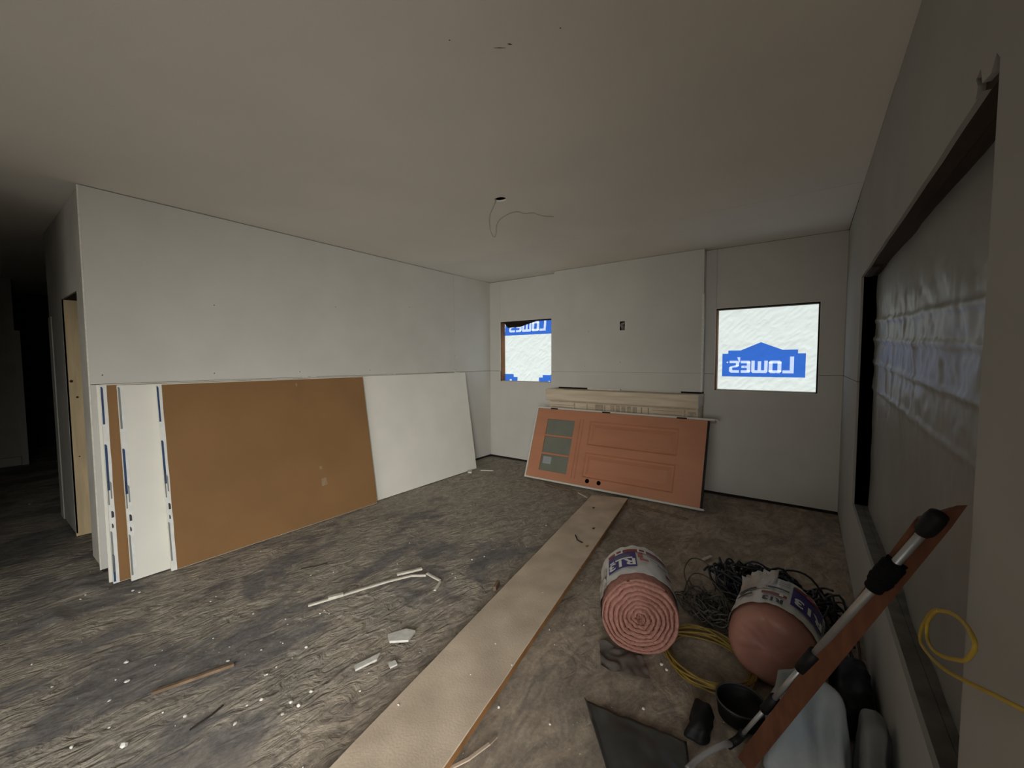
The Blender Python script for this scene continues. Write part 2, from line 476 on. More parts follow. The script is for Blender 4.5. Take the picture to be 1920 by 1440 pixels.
for (x0, y0, x1, y1, w) in ((3.045, -3.73, 3.085, -3.70, .0022), (3.10, -3.715, 3.115, -3.70, .004), (3.30, -3.66, 3.306, -3.657, .003), (2.93, -3.86, 2.936, -3.857, .003)):
    bm = nb(); d = Vector((x1 - x0, y1 - y0, 0)); n = Vector((-d.y, d.x, 0)).normalized() * w
    p = [Vector((x0, y0, H)), Vector(((x0 + x1) / 2, (y0 + y1) / 2, H)) + n, Vector((x1, y1, H)), Vector(((x0 + x1) / 2, (y0 + y1) / 2, H)) - n]
    extr(bm, [q + Vector((0, 0, .0005)) for q in p], (0, 0, -.0012)); struct('gouge', bm, M_knot, ceil)

# ------------------------------------------------------------------ walls with drywall sheets as parts
def sheet_x(parent, x, outline, d, m=M_wall, name='drywall_sheet'):      # outline in (y, z)
    bm = nb(); extr(bm, [(x, a, b) for a, b in outline], (d, 0, 0)); return struct(name, bm, m, parent)
def sheet_y(parent, y, outline, d, m=M_wall, name='drywall_sheet'):      # outline in (x, z)
    bm = nb(); extr(bm, [(a, y, b) for a, b in outline], (0, d, 0)); return struct(name, bm, m, parent)
def rect(a0, a1, b0, b1): return [(a0, b0), (a1, b0), (a1, b1), (a0, b1)]
SEAM, G, FZ = 1.365, .0022, .028

# left wall
bm = nb(); box(bm, -.12, -T - .001, YL + T + .002, 0.12, -.02, H + .012)
wl = struct('wall_left', bm, M_frame)
VS = -0.805
sheet_x(wl, 0, rect(YL, VS - G / 2, SEAM + G, H - .006), -T)
sheet_x(wl, 0, rect(VS + G / 2, -.001, SEAM + G, H - .003), -T)
sheet_x(wl, 0, rect(YL, -.001, FZ, SEAM - G), -T)
bm = nb(); box(bm, -T, .0012, YL - .0035, YL + .004, FZ, H - .006); struct('edge_bead', bm, M_edge, wl)
for (y, z) in ((-4.40, 1.43), (-3.72, 1.425), (-3.0, 1.42), (-2.2, 1.42), (-.78, 1.40), (-.83, 1.41), (-.80, 1.6), (-.81, 1.95), (-2.6, 2.1), (-1.6, 2.2), (-3.7, 2.0)):
    bm = nb(); cyl(bm, (-.001, y, z), (.0008, y, z), .0045, 8); struct('screw_head', bm, M_dkprint, wl)
for (y, l) in ((-2.86, .06), (-2.95, .05), (-1.86, .035), (-.80, .03)):
    bm = nb(); box(bm, 0, .0015, y - l / 2, y + l / 2, SEAM - .006, SEAM + .004); struct('seam_light_tab', bm, M_tape, wl)  # pale tabs painting the spots of light along the seam

# back wall: stud framing with the two window openings
WIN = [(0.205, 1.12, 1.205, 2.12), (3.238, 4.165, 1.182, 2.088)]     # x0 x1 z0 z1
bm = nb()
yb0, yb1 = T + .001, .12
(a0, a1, az0, az1), (b0, b1, bz0, bz1) = WIN
box(bm, -.12, a0, yb0, yb1, -.02, H + .012); box(bm, a0, a1, yb0, yb1, -.02, az0); box(bm, a0, a1, yb0, yb1, az1, H + .012)
box(bm, a1, b0, yb0, yb1, -.02, H + .012); box(bm, b0, b1, yb0, yb1, -.02, bz0); box(bm, b0, b1, yb0, yb1, bz1, H + .012)
box(bm, b1, 4.60, yb0, yb1, -.02, H + .012)
wb_ = struct('wall_back', bm, M_frame)
CX0, CX1, CD, CZ = 1.235, 3.128, .12, 1.162
sheet_y(wb_, 0, [(.0, FZ), (CX0, FZ), (CX0, SEAM - G), (a1, SEAM - G), (a1, az0), (a0, az0), (a0, SEAM - G), (0, SEAM - G)], T)
sheet_y(wb_, 0, [(0, SEAM + G), (a0 - G, SEAM + G), (a0 - G, H - .004), (0, H - .004)], T)
sheet_y(wb_, 0, [(a0, az1), (a1, az1), (a1, SEAM + G), (CX0, SEAM + G), (CX0, H - .004), (a0, H - .004)], T)
sheet_y(wb_, 0, [(CX1, FZ), (W, FZ), (W, SEAM - G), (b1, SEAM - G), (b1, bz0), (b0, bz0), (b0, SEAM - G), (CX1, SEAM - G)], T)
sheet_y(wb_, 0, [(CX1, SEAM + G), (b0 - G, SEAM + G), (b0 - G, H - .003), (CX1, H - .003)], T)
sheet_y(wb_, 0, [(b0, bz1), (b1, bz1), (b1, SEAM + G), (W, SEAM + G), (W, H - .003), (b0, H - .003)], T)
# boxed-out chase above the mantel, with the outlet opening
ox0, ox1, oz0, oz1 = 2.172, 2.236, 1.894, 2.004
omid = (ox0 + ox1) / 2
CS = 1.372
sheet_y(wb_, -CD, [(CX0, CS + .001), (omid, CS + .001), (omid, oz0), (ox0, oz0), (ox0, oz1), (omid, oz1), (omid, H - .004), (CX0, H - .004)], T)
sheet_y(wb_, -CD, [(omid, CS + .001), (CX1, CS + .001), (CX1, H - .004), (omid, H - .004), (omid, oz1), (ox1, oz1), (ox1, oz0), (omid, oz0)], T)
sheet_y(wb_, -CD, rect(CX0, CX1, CZ, CS - .001), T)
sheet_x(wb_, CX1, [(-CD + T, CZ), (0, CZ), (0, H - .004), (-CD + T, H - .004)], -T)
sheet_x(wb_, CX0, [(-CD + T, CZ), (0, CZ), (0, H - .004), (-CD + T, H - .004)], T)
bm = nb(); box(bm, CX0 + T, CX1 - T, -CD + .05, 0, CZ + .02, CZ + .06); box(bm, CX0 + T, CX1 - T, -CD + .06, 0, CZ + .05, H); struct('chase_framing', bm, M_frame, wb_)
bm = nb(); box(bm, CX1 - .012, CX1 + .006, -CD - .004, -CD + .02, CZ, 2.25); struct('corner_bead', bm, M_edge, wb_)
bm = nb(); box(bm, CX0 + .5, CX0 + .95, -CD + .006, -CD + .03, CZ - .028, CZ - .002); struct('drywall_shim', bm, M_edge, wb_)
bm = nb(); box(bm, CX0 + .96, CX1 - .22, -CD + .004, -CD + .02, CZ - .02, CZ - .001); struct('drywall_shim', bm, M_wall, wb_)
bm = nb()
for q in (0, 1, 2):
    x = ox0 + .015 + q * .014
    tube(bm, smooth_path([(x, -CD + .03, oz0 + .005), (x + .008, -CD + .004, oz0 + .035), (x - .004, -CD + .002, oz0 + .06), (x + .012, -CD + .012, oz0 + .095)], 4), .0028, 6)
struct('outlet_wires', bm, M_scrap, wb_)
bm = nb(); box(bm, ox0 - .004, ox1 + .004, -CD + .032, -CD + .05, oz0 - .004, oz1 + .004); struct('outlet_box', bm, M_dark, wb_)
for (x, z) in ((2.18, 1.50), (1.7, 1.45), (1.75, 1.9)):
    bm = nb(); cyl(bm, (x, -CD - .0006, z), (x, -CD + .001, z), .0045, 8); struct('screw_head', bm, M_dkprint, wb_)

# right wall with the big covered opening
OY0, OY1, OZ0, OZ1 = -1.378, -3.838, .512, 2.076        # far jamb, near jamb, sill, header
DY0, DY1, DZ = -5.20, -7.0, 2.2                          # doorway behind the camera
XR0, XR1 = W + T + .001, W + .10
bm = nb()
box(bm, XR0, XR1, OY0, .12, -.02, H + .012)
box(bm, XR0, XR1, OY1, OY0, -.02, OZ0 - .03); box(bm, XR0, XR1, OY1, OY0, OZ1 + .03, H + .012)
box(bm, XR0, XR1, DY0, OY1, -.02, H + .012); box(bm, XR0, XR1, DY1, DY0, DZ, H + .012); box(bm, XR0, XR1, YR - .2, DY1, -.02, H + .012)
wr = struct('wall_right', bm, M_frame)
GAP = .020
sheet_x(wr, W, [(OY0, FZ), (-.001, FZ), (-.001, SEAM - G), (OY0, SEAM - G)], T, M_wallR_dim)
sheet_x(wr, W, [(OY0, SEAM + G), (-.001, SEAM + G), (-.001, H - GAP), (-1.05, H - .010), (-1.22, H - .003), (OY0, H - .003)], T, M_wallR_dim)
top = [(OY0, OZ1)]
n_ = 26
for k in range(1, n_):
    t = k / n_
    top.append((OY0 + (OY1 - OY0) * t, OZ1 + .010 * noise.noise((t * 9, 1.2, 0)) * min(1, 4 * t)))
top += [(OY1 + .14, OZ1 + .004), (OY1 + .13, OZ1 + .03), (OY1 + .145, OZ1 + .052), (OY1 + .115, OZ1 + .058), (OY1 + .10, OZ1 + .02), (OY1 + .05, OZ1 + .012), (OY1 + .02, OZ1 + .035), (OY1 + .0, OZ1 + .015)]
sheet_x(wr, W, top + [(OY1, H - .003), (OY0, H - .003)], T, M_wallR_dim)
sheet_x(wr, W, [(OY0, FZ), (OY1, FZ), (OY1, OZ0)] + [(OY1 + (OY0 - OY1) * k / 12, OZ0 + .006 * noise.noise((k * .7, 3, 0))) for k in range(1, 12)] + [(OY0, OZ0)], T, M_wallR_dim)
sheet_x(wr, W, rect(DY0, OY1, FZ, H - .003), T, M_wallR_dim)
sheet_x(wr, W, rect(DY1, DY0, DZ, H - .003), T, M_wallR_dim); sheet_x(wr, W, rect(YR, DY1, FZ, H - .003), T, M_wallR_dim)
# rough opening lumber
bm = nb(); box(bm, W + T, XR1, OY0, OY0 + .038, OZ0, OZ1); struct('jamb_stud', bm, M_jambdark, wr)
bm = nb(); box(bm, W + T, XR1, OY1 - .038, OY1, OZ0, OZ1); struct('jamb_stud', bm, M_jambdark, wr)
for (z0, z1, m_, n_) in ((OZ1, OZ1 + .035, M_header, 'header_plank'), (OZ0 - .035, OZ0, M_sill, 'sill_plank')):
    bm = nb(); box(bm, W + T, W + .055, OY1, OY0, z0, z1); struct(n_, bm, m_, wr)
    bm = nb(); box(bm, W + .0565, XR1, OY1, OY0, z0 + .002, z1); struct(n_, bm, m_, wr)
bm = nb(); box(bm, W + T + .004, W + .05, OY0 - .42, OY0 - .06, OZ1 - .012, OZ1 - .0005); struct('header_block', bm, M_header, wr)

# hall wall (faces the camera, left of the left wall), with a rough door opening
hx0, hx1, hz = -1.065, -.352, 2.055
HWE = -1.80
yh = YL + .012
bm = nb()
box(bm, HWE, hx0 - .04, yh + T + .001, yh + .11, -.02, H + .012); box(bm, hx1, -.121, yh + T + .001, yh + .11, -.02, H + .012); box(bm, hx0 - .04, hx1, yh + T + .001, yh + .11, hz + .04, H + .012)
wh = struct('wall_hall', bm, M_frame)
sheet_y(wh, yh, [(HWE, FZ), (hx0, FZ), (hx0, hz), (hx1, hz), (hx1, FZ), (-T - .0015, FZ), (-T - .0015, H - .003), (HWE, H - .003)], T, M_hall)
bm = nb(); box(bm, hx0 - .038, hx0, yh + .002, yh + .115, 0, hz); jst = struct('trim_1', bm, M_pine, wh); jst.name = 'jamb_stud'
bm = nb(); box(bm, hx0 - .038, hx1, yh + T, yh + .115, hz + .002, hz + .038); struct('header_plank', bm, M_jambdark, wh)
bm = nb(); box(bm, hx1, hx1 + .038, yh + T, yh + .115, 0, hz); struct('jamb_stud', bm, M_pine, wh)
for (y, z, s) in ((yh + .030, 1.36, .012), (yh + .06, 1.22, .009), (yh + .05, .7, .006)):
    bm = nb(); cyl(bm, (hx0 - .001, y, z), (hx0 + .0007, y, z), s, 10); struct('knot', bm, M_knot, wh)
bm = nb(); box(bm, HWE - .012, HWE, yh - .004, yh + .11, FZ, 1.92); struct('corner_bead', bm, M_white, wh)
bm = nb(); box(bm, HWE, HWE + .16, yh - .008, yh - .0005, FZ, 1.95); struct('edge_board', bm, M_hall, wh)

# rest of the shell: far hall wall, blocker behind the camera, rear wall, outer walls
bm = nb(); box(bm, -5.5, -5.38, YR, -4.44, -.02, H + .012)
wf = struct('wall_far', bm, M_frame)
sheet_x(wf, -5.38, rect(YR, -4.452, .135, H - .003), T, M_hall)
bm = nb(); box(bm, -5.38, -5.355, -5.3, -4.47, .005, .13); bb = struct('baseboard_far', bm, M_baseb)
bm = nb(); box(bm, -5.40, -5.355, -4.465, -4.40, 0, 2.0); struct('trim_1', bm, M_baseb)
bm = nb(); box(bm, -.11, 0, YR, -5.55, -.02, H + .012); struct('wall_light_blocker', bm, M_hall)  # unseen wall added to keep doorway light out of the hall
bm = nb()
for (xa, xb_, za, zb) in ((-7.2, 2.2, -.02, H + .012), (4.2, W + .1, -.02, H + .012), (2.2, 4.2, -.02, .5), (2.2, 4.2, 2.15, H + .012)): box(bm, xa, xb_, YR - .12, YR, za, zb)
struct('wall_rear', bm, M_wall)
bm = nb(); box(bm, -7.2, -7.08, YR, .12, -.02, H + .012); struct('wall_outer', bm, M_frame)
bm = nb(); box(bm, -7.08, -.12, .0, .12, -.02, H + .012); struct('wall_outer_back', bm, M_frame)
bm = nb(); box(bm, -2.02, -1.92, yh + .6, 0, -.02, H + .012); struct('wall_corridor', bm, M_frame)

# ------------------------------------------------------------------ windows covered with printed house wrap
def blocky(letter):
    """a blocky letter as convex pieces in a unit-high cell; returns the pieces and the advance"""
    R_ = lambda a, b, c, d: [(a, c), (b, c), (b, d), (a, d)]
    if letter == 'L': return [R_(0, .22, 0, 1), R_(.22, .62, 0, .17)], .70
    if letter == 'O':
        return [R_(0, .22, .08, .68), R_(.50, .72, .08, .68), [(.10, 0), (.62, 0), (.72, .08), (.72, .17), (0, .17), (0, .08)], [(0, .59), (.72, .59), (.72, .68), (.62, .76), (.10, .76), (0, .68)]], .80
    if letter == 'W':
        return [R_(0, .20, .16, .76), R_(.38, .58, .16, .72), R_(.76, .96, .16, .76), [(.08, 0), (.88, 0), (.96, .08), (.96, .17), (0, .17), (0, .08)]], 1.04
    if letter == 'E':
        return [R_(0, .21, .08, .68), [(.06, 0), (.58, 0), (.58, .16), (0, .16), (0, .08)], R_(.21, .54, .31, .45), [(0, .60), (.58, .60), (.58, .76), (.06, .76), (0, .68)]], .62
    if letter == "'": return [[(.02, .66), (.09, .66), (.20, .98), (.02, .98)]], .18
    if letter == 'S':
        return [[(0, 0), (.52, 0), (.62, .09), (.62, .16), (0, .16)], R_(.42, .62, .15, .34), [(.0, .44), (.10, .36), (.62, .30), (.54, .40), (.10, .50)], R_(0, .20, .42, .62), [(0, .61), (.60, .61), (.60, .76), (.10, .76), (0, .68)]], .66
    if letter == '.':
        return [[(.09 + .055 * math.cos(a), .66 + .055 * math.sin(a)) for a in np.linspace(0, 2 * PI, 9)[:-1]]], .16
    return [], .3

def house_wrap(n, win, seed, label, logos):
    x0, x1, z0, z1 = win
    y = .112
    st = bpy.data.objects.new('window_%d' % n, None); COL.objects.link(st)
    st['kind'] = 'structure'; st['label'] = label; st['_w'] = ((x0 + x1) / 2, y, z0); st.location = st['_w']
    def wrinkle(x, z):
        w = 0.009 * fbm(x * 5 + 2 * z, z * 4, seed, 3)
        u = (x * .75 + z * .65); v = (-x * .65 + z * .75)
        w = w + 0.0105 * (1 - np.abs(fbm(u * 7 + .5 * fbm(x * 4, z * 4, seed + 3), v * 22, seed + 5, 3))) ** 3
        w = w + 0.0026 * fbm(x * 30, z * 30, seed + 8, 2)
        return w
    nx, nz = 110, 110
    X, Z = np.meshgrid(np.linspace(x0 - .03, x1 + .03, nx), np.linspace(z0 - .03, z1 + .03, nz))
    Y = y + wrinkle(X, Z)
    i = np.arange(nx * nz).reshape(nz, nx)
    me = bpy.data.meshes.new('house_wrap')
    me.from_pydata((np.stack([X, Y, Z], -1).reshape(-1, 3) - np.array(st['_w'])).tolist(), [],
                   np.stack([i[:-1, :-1], i[1:, :-1], i[1:, 1:], i[:-1, 1:]], -1).reshape(-1, 4)[:, ::-1].tolist())
    me.materials.append(M_wrapW); me.shade_smooth()
    o = bpy.data.objects.new('house_wrap', me); COL.objects.link(o); o.parent = st
    def flat(name, polys, m, off):
        bm = nb()
        for p in polys:
            vv = [bm.verts.new((a, 0, b)) for a, b in p]
            try: bm.faces.new(vv)
            except ValueError: pass
        bm.normal_update()
        bmesh.ops.triangulate(bm, faces=bm.faces[:], ngon_method='EAR_CLIP')
        for ax, lo, hi in ((0, x0 - .03, x1 + .03), (2, z0 - .03, z1 + .03)):
            t = lo
            while t < hi:
                t += .03
                nrm = Vector((1, 0, 0)) if ax == 0 else Vector((0, 0, 1))
                co = Vector((t, 0, 0)) if ax == 0 else Vector((0, 0, t))
                bmesh.ops.bisect_plane(bm, geom=bm.verts[:] + bm.edges[:] + bm.faces[:], plane_co=co, plane_no=nrm)
        for nrm, co in (((1, 0, 0), (x1 + .03, 0, 0)), ((-1, 0, 0), (x0 - .03, 0, 0)), ((0, 0, 1), (0, 0, z1 + .03)), ((0, 0, -1), (0, 0, z0 - .03))):
            bmesh.ops.bisect_plane(bm, geom=bm.verts[:] + bm.edges[:] + bm.faces[:], plane_co=co, plane_no=nrm, clear_outer=True)
        bm.verts.ensure_lookup_table()
        if len(bm.faces) == 0:
            bm.free(); return
        xs_ = np.array([v.co.x for v in bm.verts]); zs_ = np.array([v.co.z for v in bm.verts])
        ys_ = y + wrinkle(xs_, zs_) - off
        for v, q in zip(bm.verts, ys_): v.co.y = q
        bmesh.ops.recalc_face_normals(bm, faces=bm.faces[:])
        for f in bm.faces:
            if f.normal.y > 0: f.normal_flip()
        mesh_obj(name, bm, m, st, True)
    for (cx, cz, s, sk) in logos:      # lower right corner seen from the room, height scale, shear
        L = lambda a, b: (cx - a * s + sk * b * s, cz + b * s * 1.27)
        pan = [L(0, 0), L(3.9, 0), L(3.9, 1.02), L(3.60, 1.02), L(3.60, 1.16), L(2.98, 1.16), L(2.02, 1.50), L(1.02, 1.16), L(.34, 1.16), L(.34, 1.0), L(0, 1.0)]
        flat('logo_panel', [pan], M_wrapB, .0065)
        a = .50
        k = .72
        for ch in ('L', 'O', 'W', 'E', "'", 'S', '.'):
            ps, wd = blocky(ch)
            kk = .80
            flat('logo_letter', [[L(a + px * kk, .17 + pz * .70) for px, pz in p] for p in ps], M_wrapL, .011)
            a += wd * kk * (0.98 if ch not in "'" else .45)
    # raw stud jambs of the opening, lining the wall thickness
    for (aa, bb_, cc, dd, m_, nm) in ((x0 - .002, x0 + .012, z0, z1, M_amber, 'jamb_board'), (x1 - .012, x1 + .002, z0, z1, M_jambdark, 'jamb_board'),
                                   (x0, x1, z1 - .012, z1 + .002, M_jambdark, 'head_board'), (x0, x1, z0 - .002, z0 + .010, M_vinyl, 'sill_board')):
        bm = nb(); box(bm, aa, bb_, T + .004, .107, cc, dd); mesh_obj(nm, bm, m_, st)
    e = .007
    for (aa, bb_, cc, dd) in ((x0 - e, x0, z0 - e, z1 + e), (x1, x1 + e, z0 - e, z1 + e), (x0, x1, z1, z1 + e), (x0, x1, z0 - e, z0)):
        bm = nb(); box(bm, aa, bb_, -.0015, T, cc, dd); mesh_obj('lit_drywall_edge', bm, M_edge, st)  # pale border puts the wrap's light on the cut edges into colour
    if n == 1:
        bm = nb()
        extr(bm, [(x0 + .0, .100, z1), (x0 + .07, .100, z1 - .085), (x0 + .30, .100, z1 - .082), (x0 + .52, .100, z1 - .03), (x0 + .66, .100, z1)], (0, .006, 0))
        mesh_obj('torn_flashing', bm, M_jambdark, st)
    return st
w1 = house_wrap(1, WIN[0], 11, 'white house wrap over the small left window, logo cut off at top', [(1.065, 1.915, .218, .10), (.45, .995, .218, .0), (1.69, .99, .218, .0)])
w2 = house_wrap(2, WIN[1], 23, 'white house wrap with blue logo over the window by the right corner', [(4.062, 1.335, .197, .0)])
# ground outside, seen by the light only through the wrap
bm = nb(); box(bm, -6, 12, .6, 14, -.6, -.45); struct('ground_outside', bm, M_grit)

# ------------------------------------------------------------------ plastic cover over the opening in the right wall
cv = bpy.data.objects.new('window_3', None); COL.objects.link(cv); cv['kind'] = 'structure'
cv['_w'] = (W + .095, -2.6, OZ0); cv.location = cv['_w']
cv['label'] = 'grey creased plastic sheet covering the big opening in the right wall'
ny, nz = 200, 140
Yg, Zg = np.meshgrid(np.linspace(OY1 - .03, OY0 + .03, ny), np.linspace(OZ0 - .03, OZ1 + .03, nz))
def cover_x(Y, Z):
    x = W + .088 + .010 * fbm(Y * 1.1, Z * 1.1, 51, 2)
    x = x - .030 * np.exp(-((Z - (OZ0 + .12)) / .30) ** 2) * np.clip((OY0 - Y) / .5, 0, 1) * (.6 + .4 * fbm(Y * 3, Z * 2, 57, 2))
    fold = np.clip((Z - 1.0) / .25, 0, 1) * np.clip((2.0 - Z) / .2, 0, 1)
    for zc, a_ in ((1.30, .006), (1.47, .008), (1.62, .009), (1.74, .007)):
        x = x - a_ * np.exp(-((Z - zc - .05 * (Y + 2) + .01 * fbm(Y * 5, Z, 61)) / .013) ** 2) * fold
    for yc, a_ in ((-1.5, .004), (-1.62, .005), (-1.75, .004), (-1.92, .005), (-2.1, .004), (-2.35, .005), (-2.6, .004)):
        x = x - a_ * np.exp(-((Y - yc + .01 * fbm(Y, Z * 6, 63)) / .016) ** 2) * fold
    x = x + .0065 * fbm(Y * 13, Z * 11, 71, 3) * (fold + .12) + .006 * fbm(Y * 4, Z * 4, 77, 2)
    return x
Xg = cover_x(Yg, Zg)
i = np.arange(ny * nz).reshape(nz, ny)
me = bpy.data.meshes.new('plastic_cover')
me.from_pydata((np.stack([Xg, Yg, Zg], -1).reshape(-1, 3) - np.array(cv['_w'])).tolist(), [], np.stack([i[:-1, :-1], i[1:, :-1], i[1:, 1:], i[:-1, 1:]], -1).reshape(-1, 4).tolist())
me.materials.append(M_cover); me.shade_smooth()
o = bpy.data.objects.new('plastic_cover', me); COL.objects.link(o); o.parent = cv
bm = nb(); box(bm, XR1 + .012, XR1 + .03, OY1 - .1, OY0 + .1, OZ0 - .1, OZ1 + .1); struct('outer_board', bm, M_frame, cv)

# ------------------------------------------------------------------ drywall sheets leaning on the left wall
SH = 1.372
def lean(y0, y1, xb, xt, thick, name, label, face, skew=.022, group='drywall sheets leaning on the left wall', edge=M_edge, tapes=True, seed=1):
    L = math.sqrt(SH ** 2 - (xb - xt) ** 2)
    up = Vector((xt - xb, 0, L)).normalized()
    nrm = Vector((up.z, 0, -up.x))                   # outwards, to the room
    base = Vector((xb, 0, .003))
    t = thing(name, label, 'drywall sheet', (xb, (y0 + y1) / 2, .003), group)
    def P(y, h, d): return base + Vector((0, y + skew * h / SH, 0)) + up * h - nrm * d
    bm = nb()
    c = [P(y, h, d) for d in (.0004, thick) for (y, h) in ((y0, 0), (y1, 0), (y1, SH), (y0, SH))]
    v = [bm.verts.new(p) for p in c]
    for f in ((0, 1, 2, 3), (7, 6, 5, 4), (0, 3, 7, 4), (1, 5, 6, 2), (3, 2, 6, 7), (0, 4, 5, 1)): bm.faces.new([v[k] for k in f])
    bmesh.ops.recalc_face_normals(bm, faces=bm.faces[:])
    o = mesh_obj('gypsum_core', bm, edge, t)
    bm = nb(); v = [bm.verts.new(P(y, h, 0)) for (y, h) in ((y0, .002), (y1, .002), (y1, SH - .002), (y0, SH - .002))]; bm.faces.new(v)
    r = bmesh.ops.extrude_face_region(bm, geom=bm.faces[:]); 
    for g in r['geom']:
        if isinstance(g, bmesh.types.BMVert): g.co += nrm * .0006
    bmesh.ops.recalc_face_normals(bm, faces=bm.faces[:])
    mesh_obj('face_paper', bm, face, t)
    if tapes:
        TW = .031                                        # the end tape, folded a finger's width over the face
        def strip(nm, pts, lift, m_, par):
            bm = nb(); v = [bm.verts.new(P(y0 + a, h, 0) + nrm * lift) for a, h in pts]
            f = bm.faces.new(v); r = bmesh.ops.extrude_face_region(bm, geom=[f])
            for g in r['geom']:
                if isinstance(g, bmesh.types.BMVert): g.co += nrm * .0007
            bmesh.ops.recalc_face_normals(bm, faces=bm.faces[:]); return mesh_obj(nm, bm, m_, par)
        random.seed(seed)
        edge_pts = [(TW + random.uniform(-.0015, .0015), SH * k / 12) for k in range(13)]
        tp = strip('end_tape', [(-.001, 0), ] + edge_pts + [(-.001, SH)], .0007, M_tape, t)
        off = random.uniform(-.10, .06)
        def pr(h0, h1, a0, a1, m_):
            h0, h1 = max(.012, h0 + off), min(SH - .012, h1 + off)
            strip('tape_print', [(a0 * TW, h0), (a1 * TW, h0), (a1 * TW, h1 - .012), ((a1 - .15) * TW, h1), (a0 * TW, h1)], .0015, m_, tp)
        pr(.10, .38, .02, .34, M_inkgrey); pr(.02, .22, .05, .42, M_blue) if seed == 3 else None
        pr(.47, .515, .38, .80, M_ink); pr(.56, .76, .02, .26, M_inkgrey); pr(.66, .98, .04, .46, M_blue); pr(.60, .72, .5, .74, M_inkgrey)
        pr(1.12, 1.46, .04, .40, M_blue if seed != 5 else M_inkgrey); pr(.40, .43, .35, .62, M_ink)
    return t, P, nrm
lean(-4.440, -1.2, .178, .018, .0125, 'drywall_sheet', 'plain grey drywall sheet nearest the wall, only its narrow left edge showing', M_white, tapes=False)
lean(-4.462, -.78, .222, .037, .0125, 'drywall_sheet', 'grey drywall sheet second from the wall, a narrow pale strip by the taped end', M_white, tapes=False)
lean(-4.448, -.9, .266, .069, .0254, 'drywall_sheet', 'brown paper-backed drywall sheet, narrow strip with scuffs left of the white sheet', M_kraft, seed=3)
lean(-4.366, -.722, .322, .101, .0254, 'drywall_sheet', 'long white drywall sheet, partly behind the brown sheet, leaning along left wall', M_white, seed=5)
tA, PA, nA = lean(-4.160, -2.412, .380, .134, .0254, 'drywall_sheet', 'large brown paper-backed drywall sheet in front of the white sheets on left wall', M_kraft, seed=9)
for (y, h, w_, hh) in ((-2.98, .50, .028, .034), (-2.965, .36, .05, .075)):
    bm = nb(); v = [bm.verts.new(PA(y + a * w_, h + b * hh, -.0009) + Vector((0, random.uniform(-.006, .006), 0))) for a, b in ((-.5, -.5), (.5, -.4), (.45, .5), (-.5, .45))]
    bm.faces.new(v); mesh_obj('torn_paper_mark', bm, M_smudge, tA)
bm = nb(); v = [bm.verts.new(PA(-3.13 + a * .014, SH - .052 + b * .03, -.0009)) for a, b in ((-.5, -.5), (.5, -.5), (.5, .5), (-.5, .5))]; bm.faces.new(v); mesh_obj('paper_tag', bm, M_smudge, tA)

# ------------------------------------------------------------------ fireplace mantel
mx0, mx1 = 1.235, 3.135
t = thing('fireplace_mantel', 'whitewashed wooden fireplace mantel against the back wall, behind the leaning door', 'mantel', ((mx0 + mx1) / 2, -.13, 0))
bm = bevel(bx(mx0 - .015, mx1, -.325, -.002, 1.0, 1.140), .004); mesh_obj('shelf', bm, M_mantel, t)
bm = nb(); box(bm, mx0 + .015, mx1 - .012, -.265, -.002, .80, .998); mesh_obj('frieze', bm, M_mantel, t)
bm = nb(); box(bm, mx1 + .0005, mx1 + .006, -.327, -.24, 1.0, 1.142); mesh_obj('end_cap', bm, M_vinyl, t)
for (xa, xb_) in ((mx0 + .015, mx0 + .33), (mx1 - .33, mx1 - .012)):
    bm = nb(); box(bm, xa, xb_, -.265, -.002, .002, .80); mesh_obj('pilaster', bm, M_mantel, t)
for k, (xa, wd) in enumerate(((1.62, .012), (1.80, .012), (1.92, .10), (2.04, .012), (2.12, .05), (2.19, .05), (2.26, .05), (2.33, .05), (2.40, .05), (2.50, .012), (2.58, .012), (2.98, .012))):
    bm = bevel(bx(xa, xa + wd, -.275, -.2655, .85, .965), .003); mesh_obj('carved_block', bm, M_mcarve, t)
for (z0, z1, xa, xb_) in ((.975, .985, 1.27, 3.1), (.93, .937, 1.27, 1.62), (.905, .911, 1.3, 1.6), (.94, .946, 2.62, 2.96), (.90, .906, 2.65, 2.96)):
    bm = nb(); box(bm, xa, xb_, -.2725, -.2655, z0, z1); mesh_obj('moulding', bm, M_mcarve, t)
bm = nb(); box(bm, 3.02, 3.11, -.2725, -.2655, .82, .95); mesh_obj('corner_block', bm, M_mcarve, t)

# ------------------------------------------------------------------ entry door lying on its long side against the mantel
DL, DWd = 2.115, .945
o_ = Vector((1.135, -.712, .018)); e_ = Vector((3.247, -.705, .018))
du = (e_ - o_).normalized()
dv = Vector((0, .333, .886)); dv = (dv - du * dv.dot(du)).normalized()       # from the floor edge up
dn = du.cross(dv)                                                                # towards the room
DM = Matrix((( du.x, dv.x, dn.x, o_.x), (du.y, dv.y, dn.y, o_.y), (du.z, dv.z, dn.z, o_.z), (0, 0, 0, 1)))
dt = thing('entry_door', 'reddish wooden entry door with three glass panes, lying on its side', 'door', tuple(o_ + du * DL / 2))
def dbox(name, u0, u1, v0, v1, n0, n1, m_, parent=dt, bev=0):
    bm = bx(u0, u1, v0, v1, n0, n1)
    if bev: bevel(bm, bev)
    bmesh.ops.transform(bm, matrix=DM, verts=bm.verts[:])
    return mesh_obj(name, bm, m_, parent)
V = lambda top: DWd - top                                   # measure from the upper edge
LU0, LU1 = .19, .585
panes = [(V(.36), V(.155)), (V(.595), V(.385)), (V(.825), V(.62))]
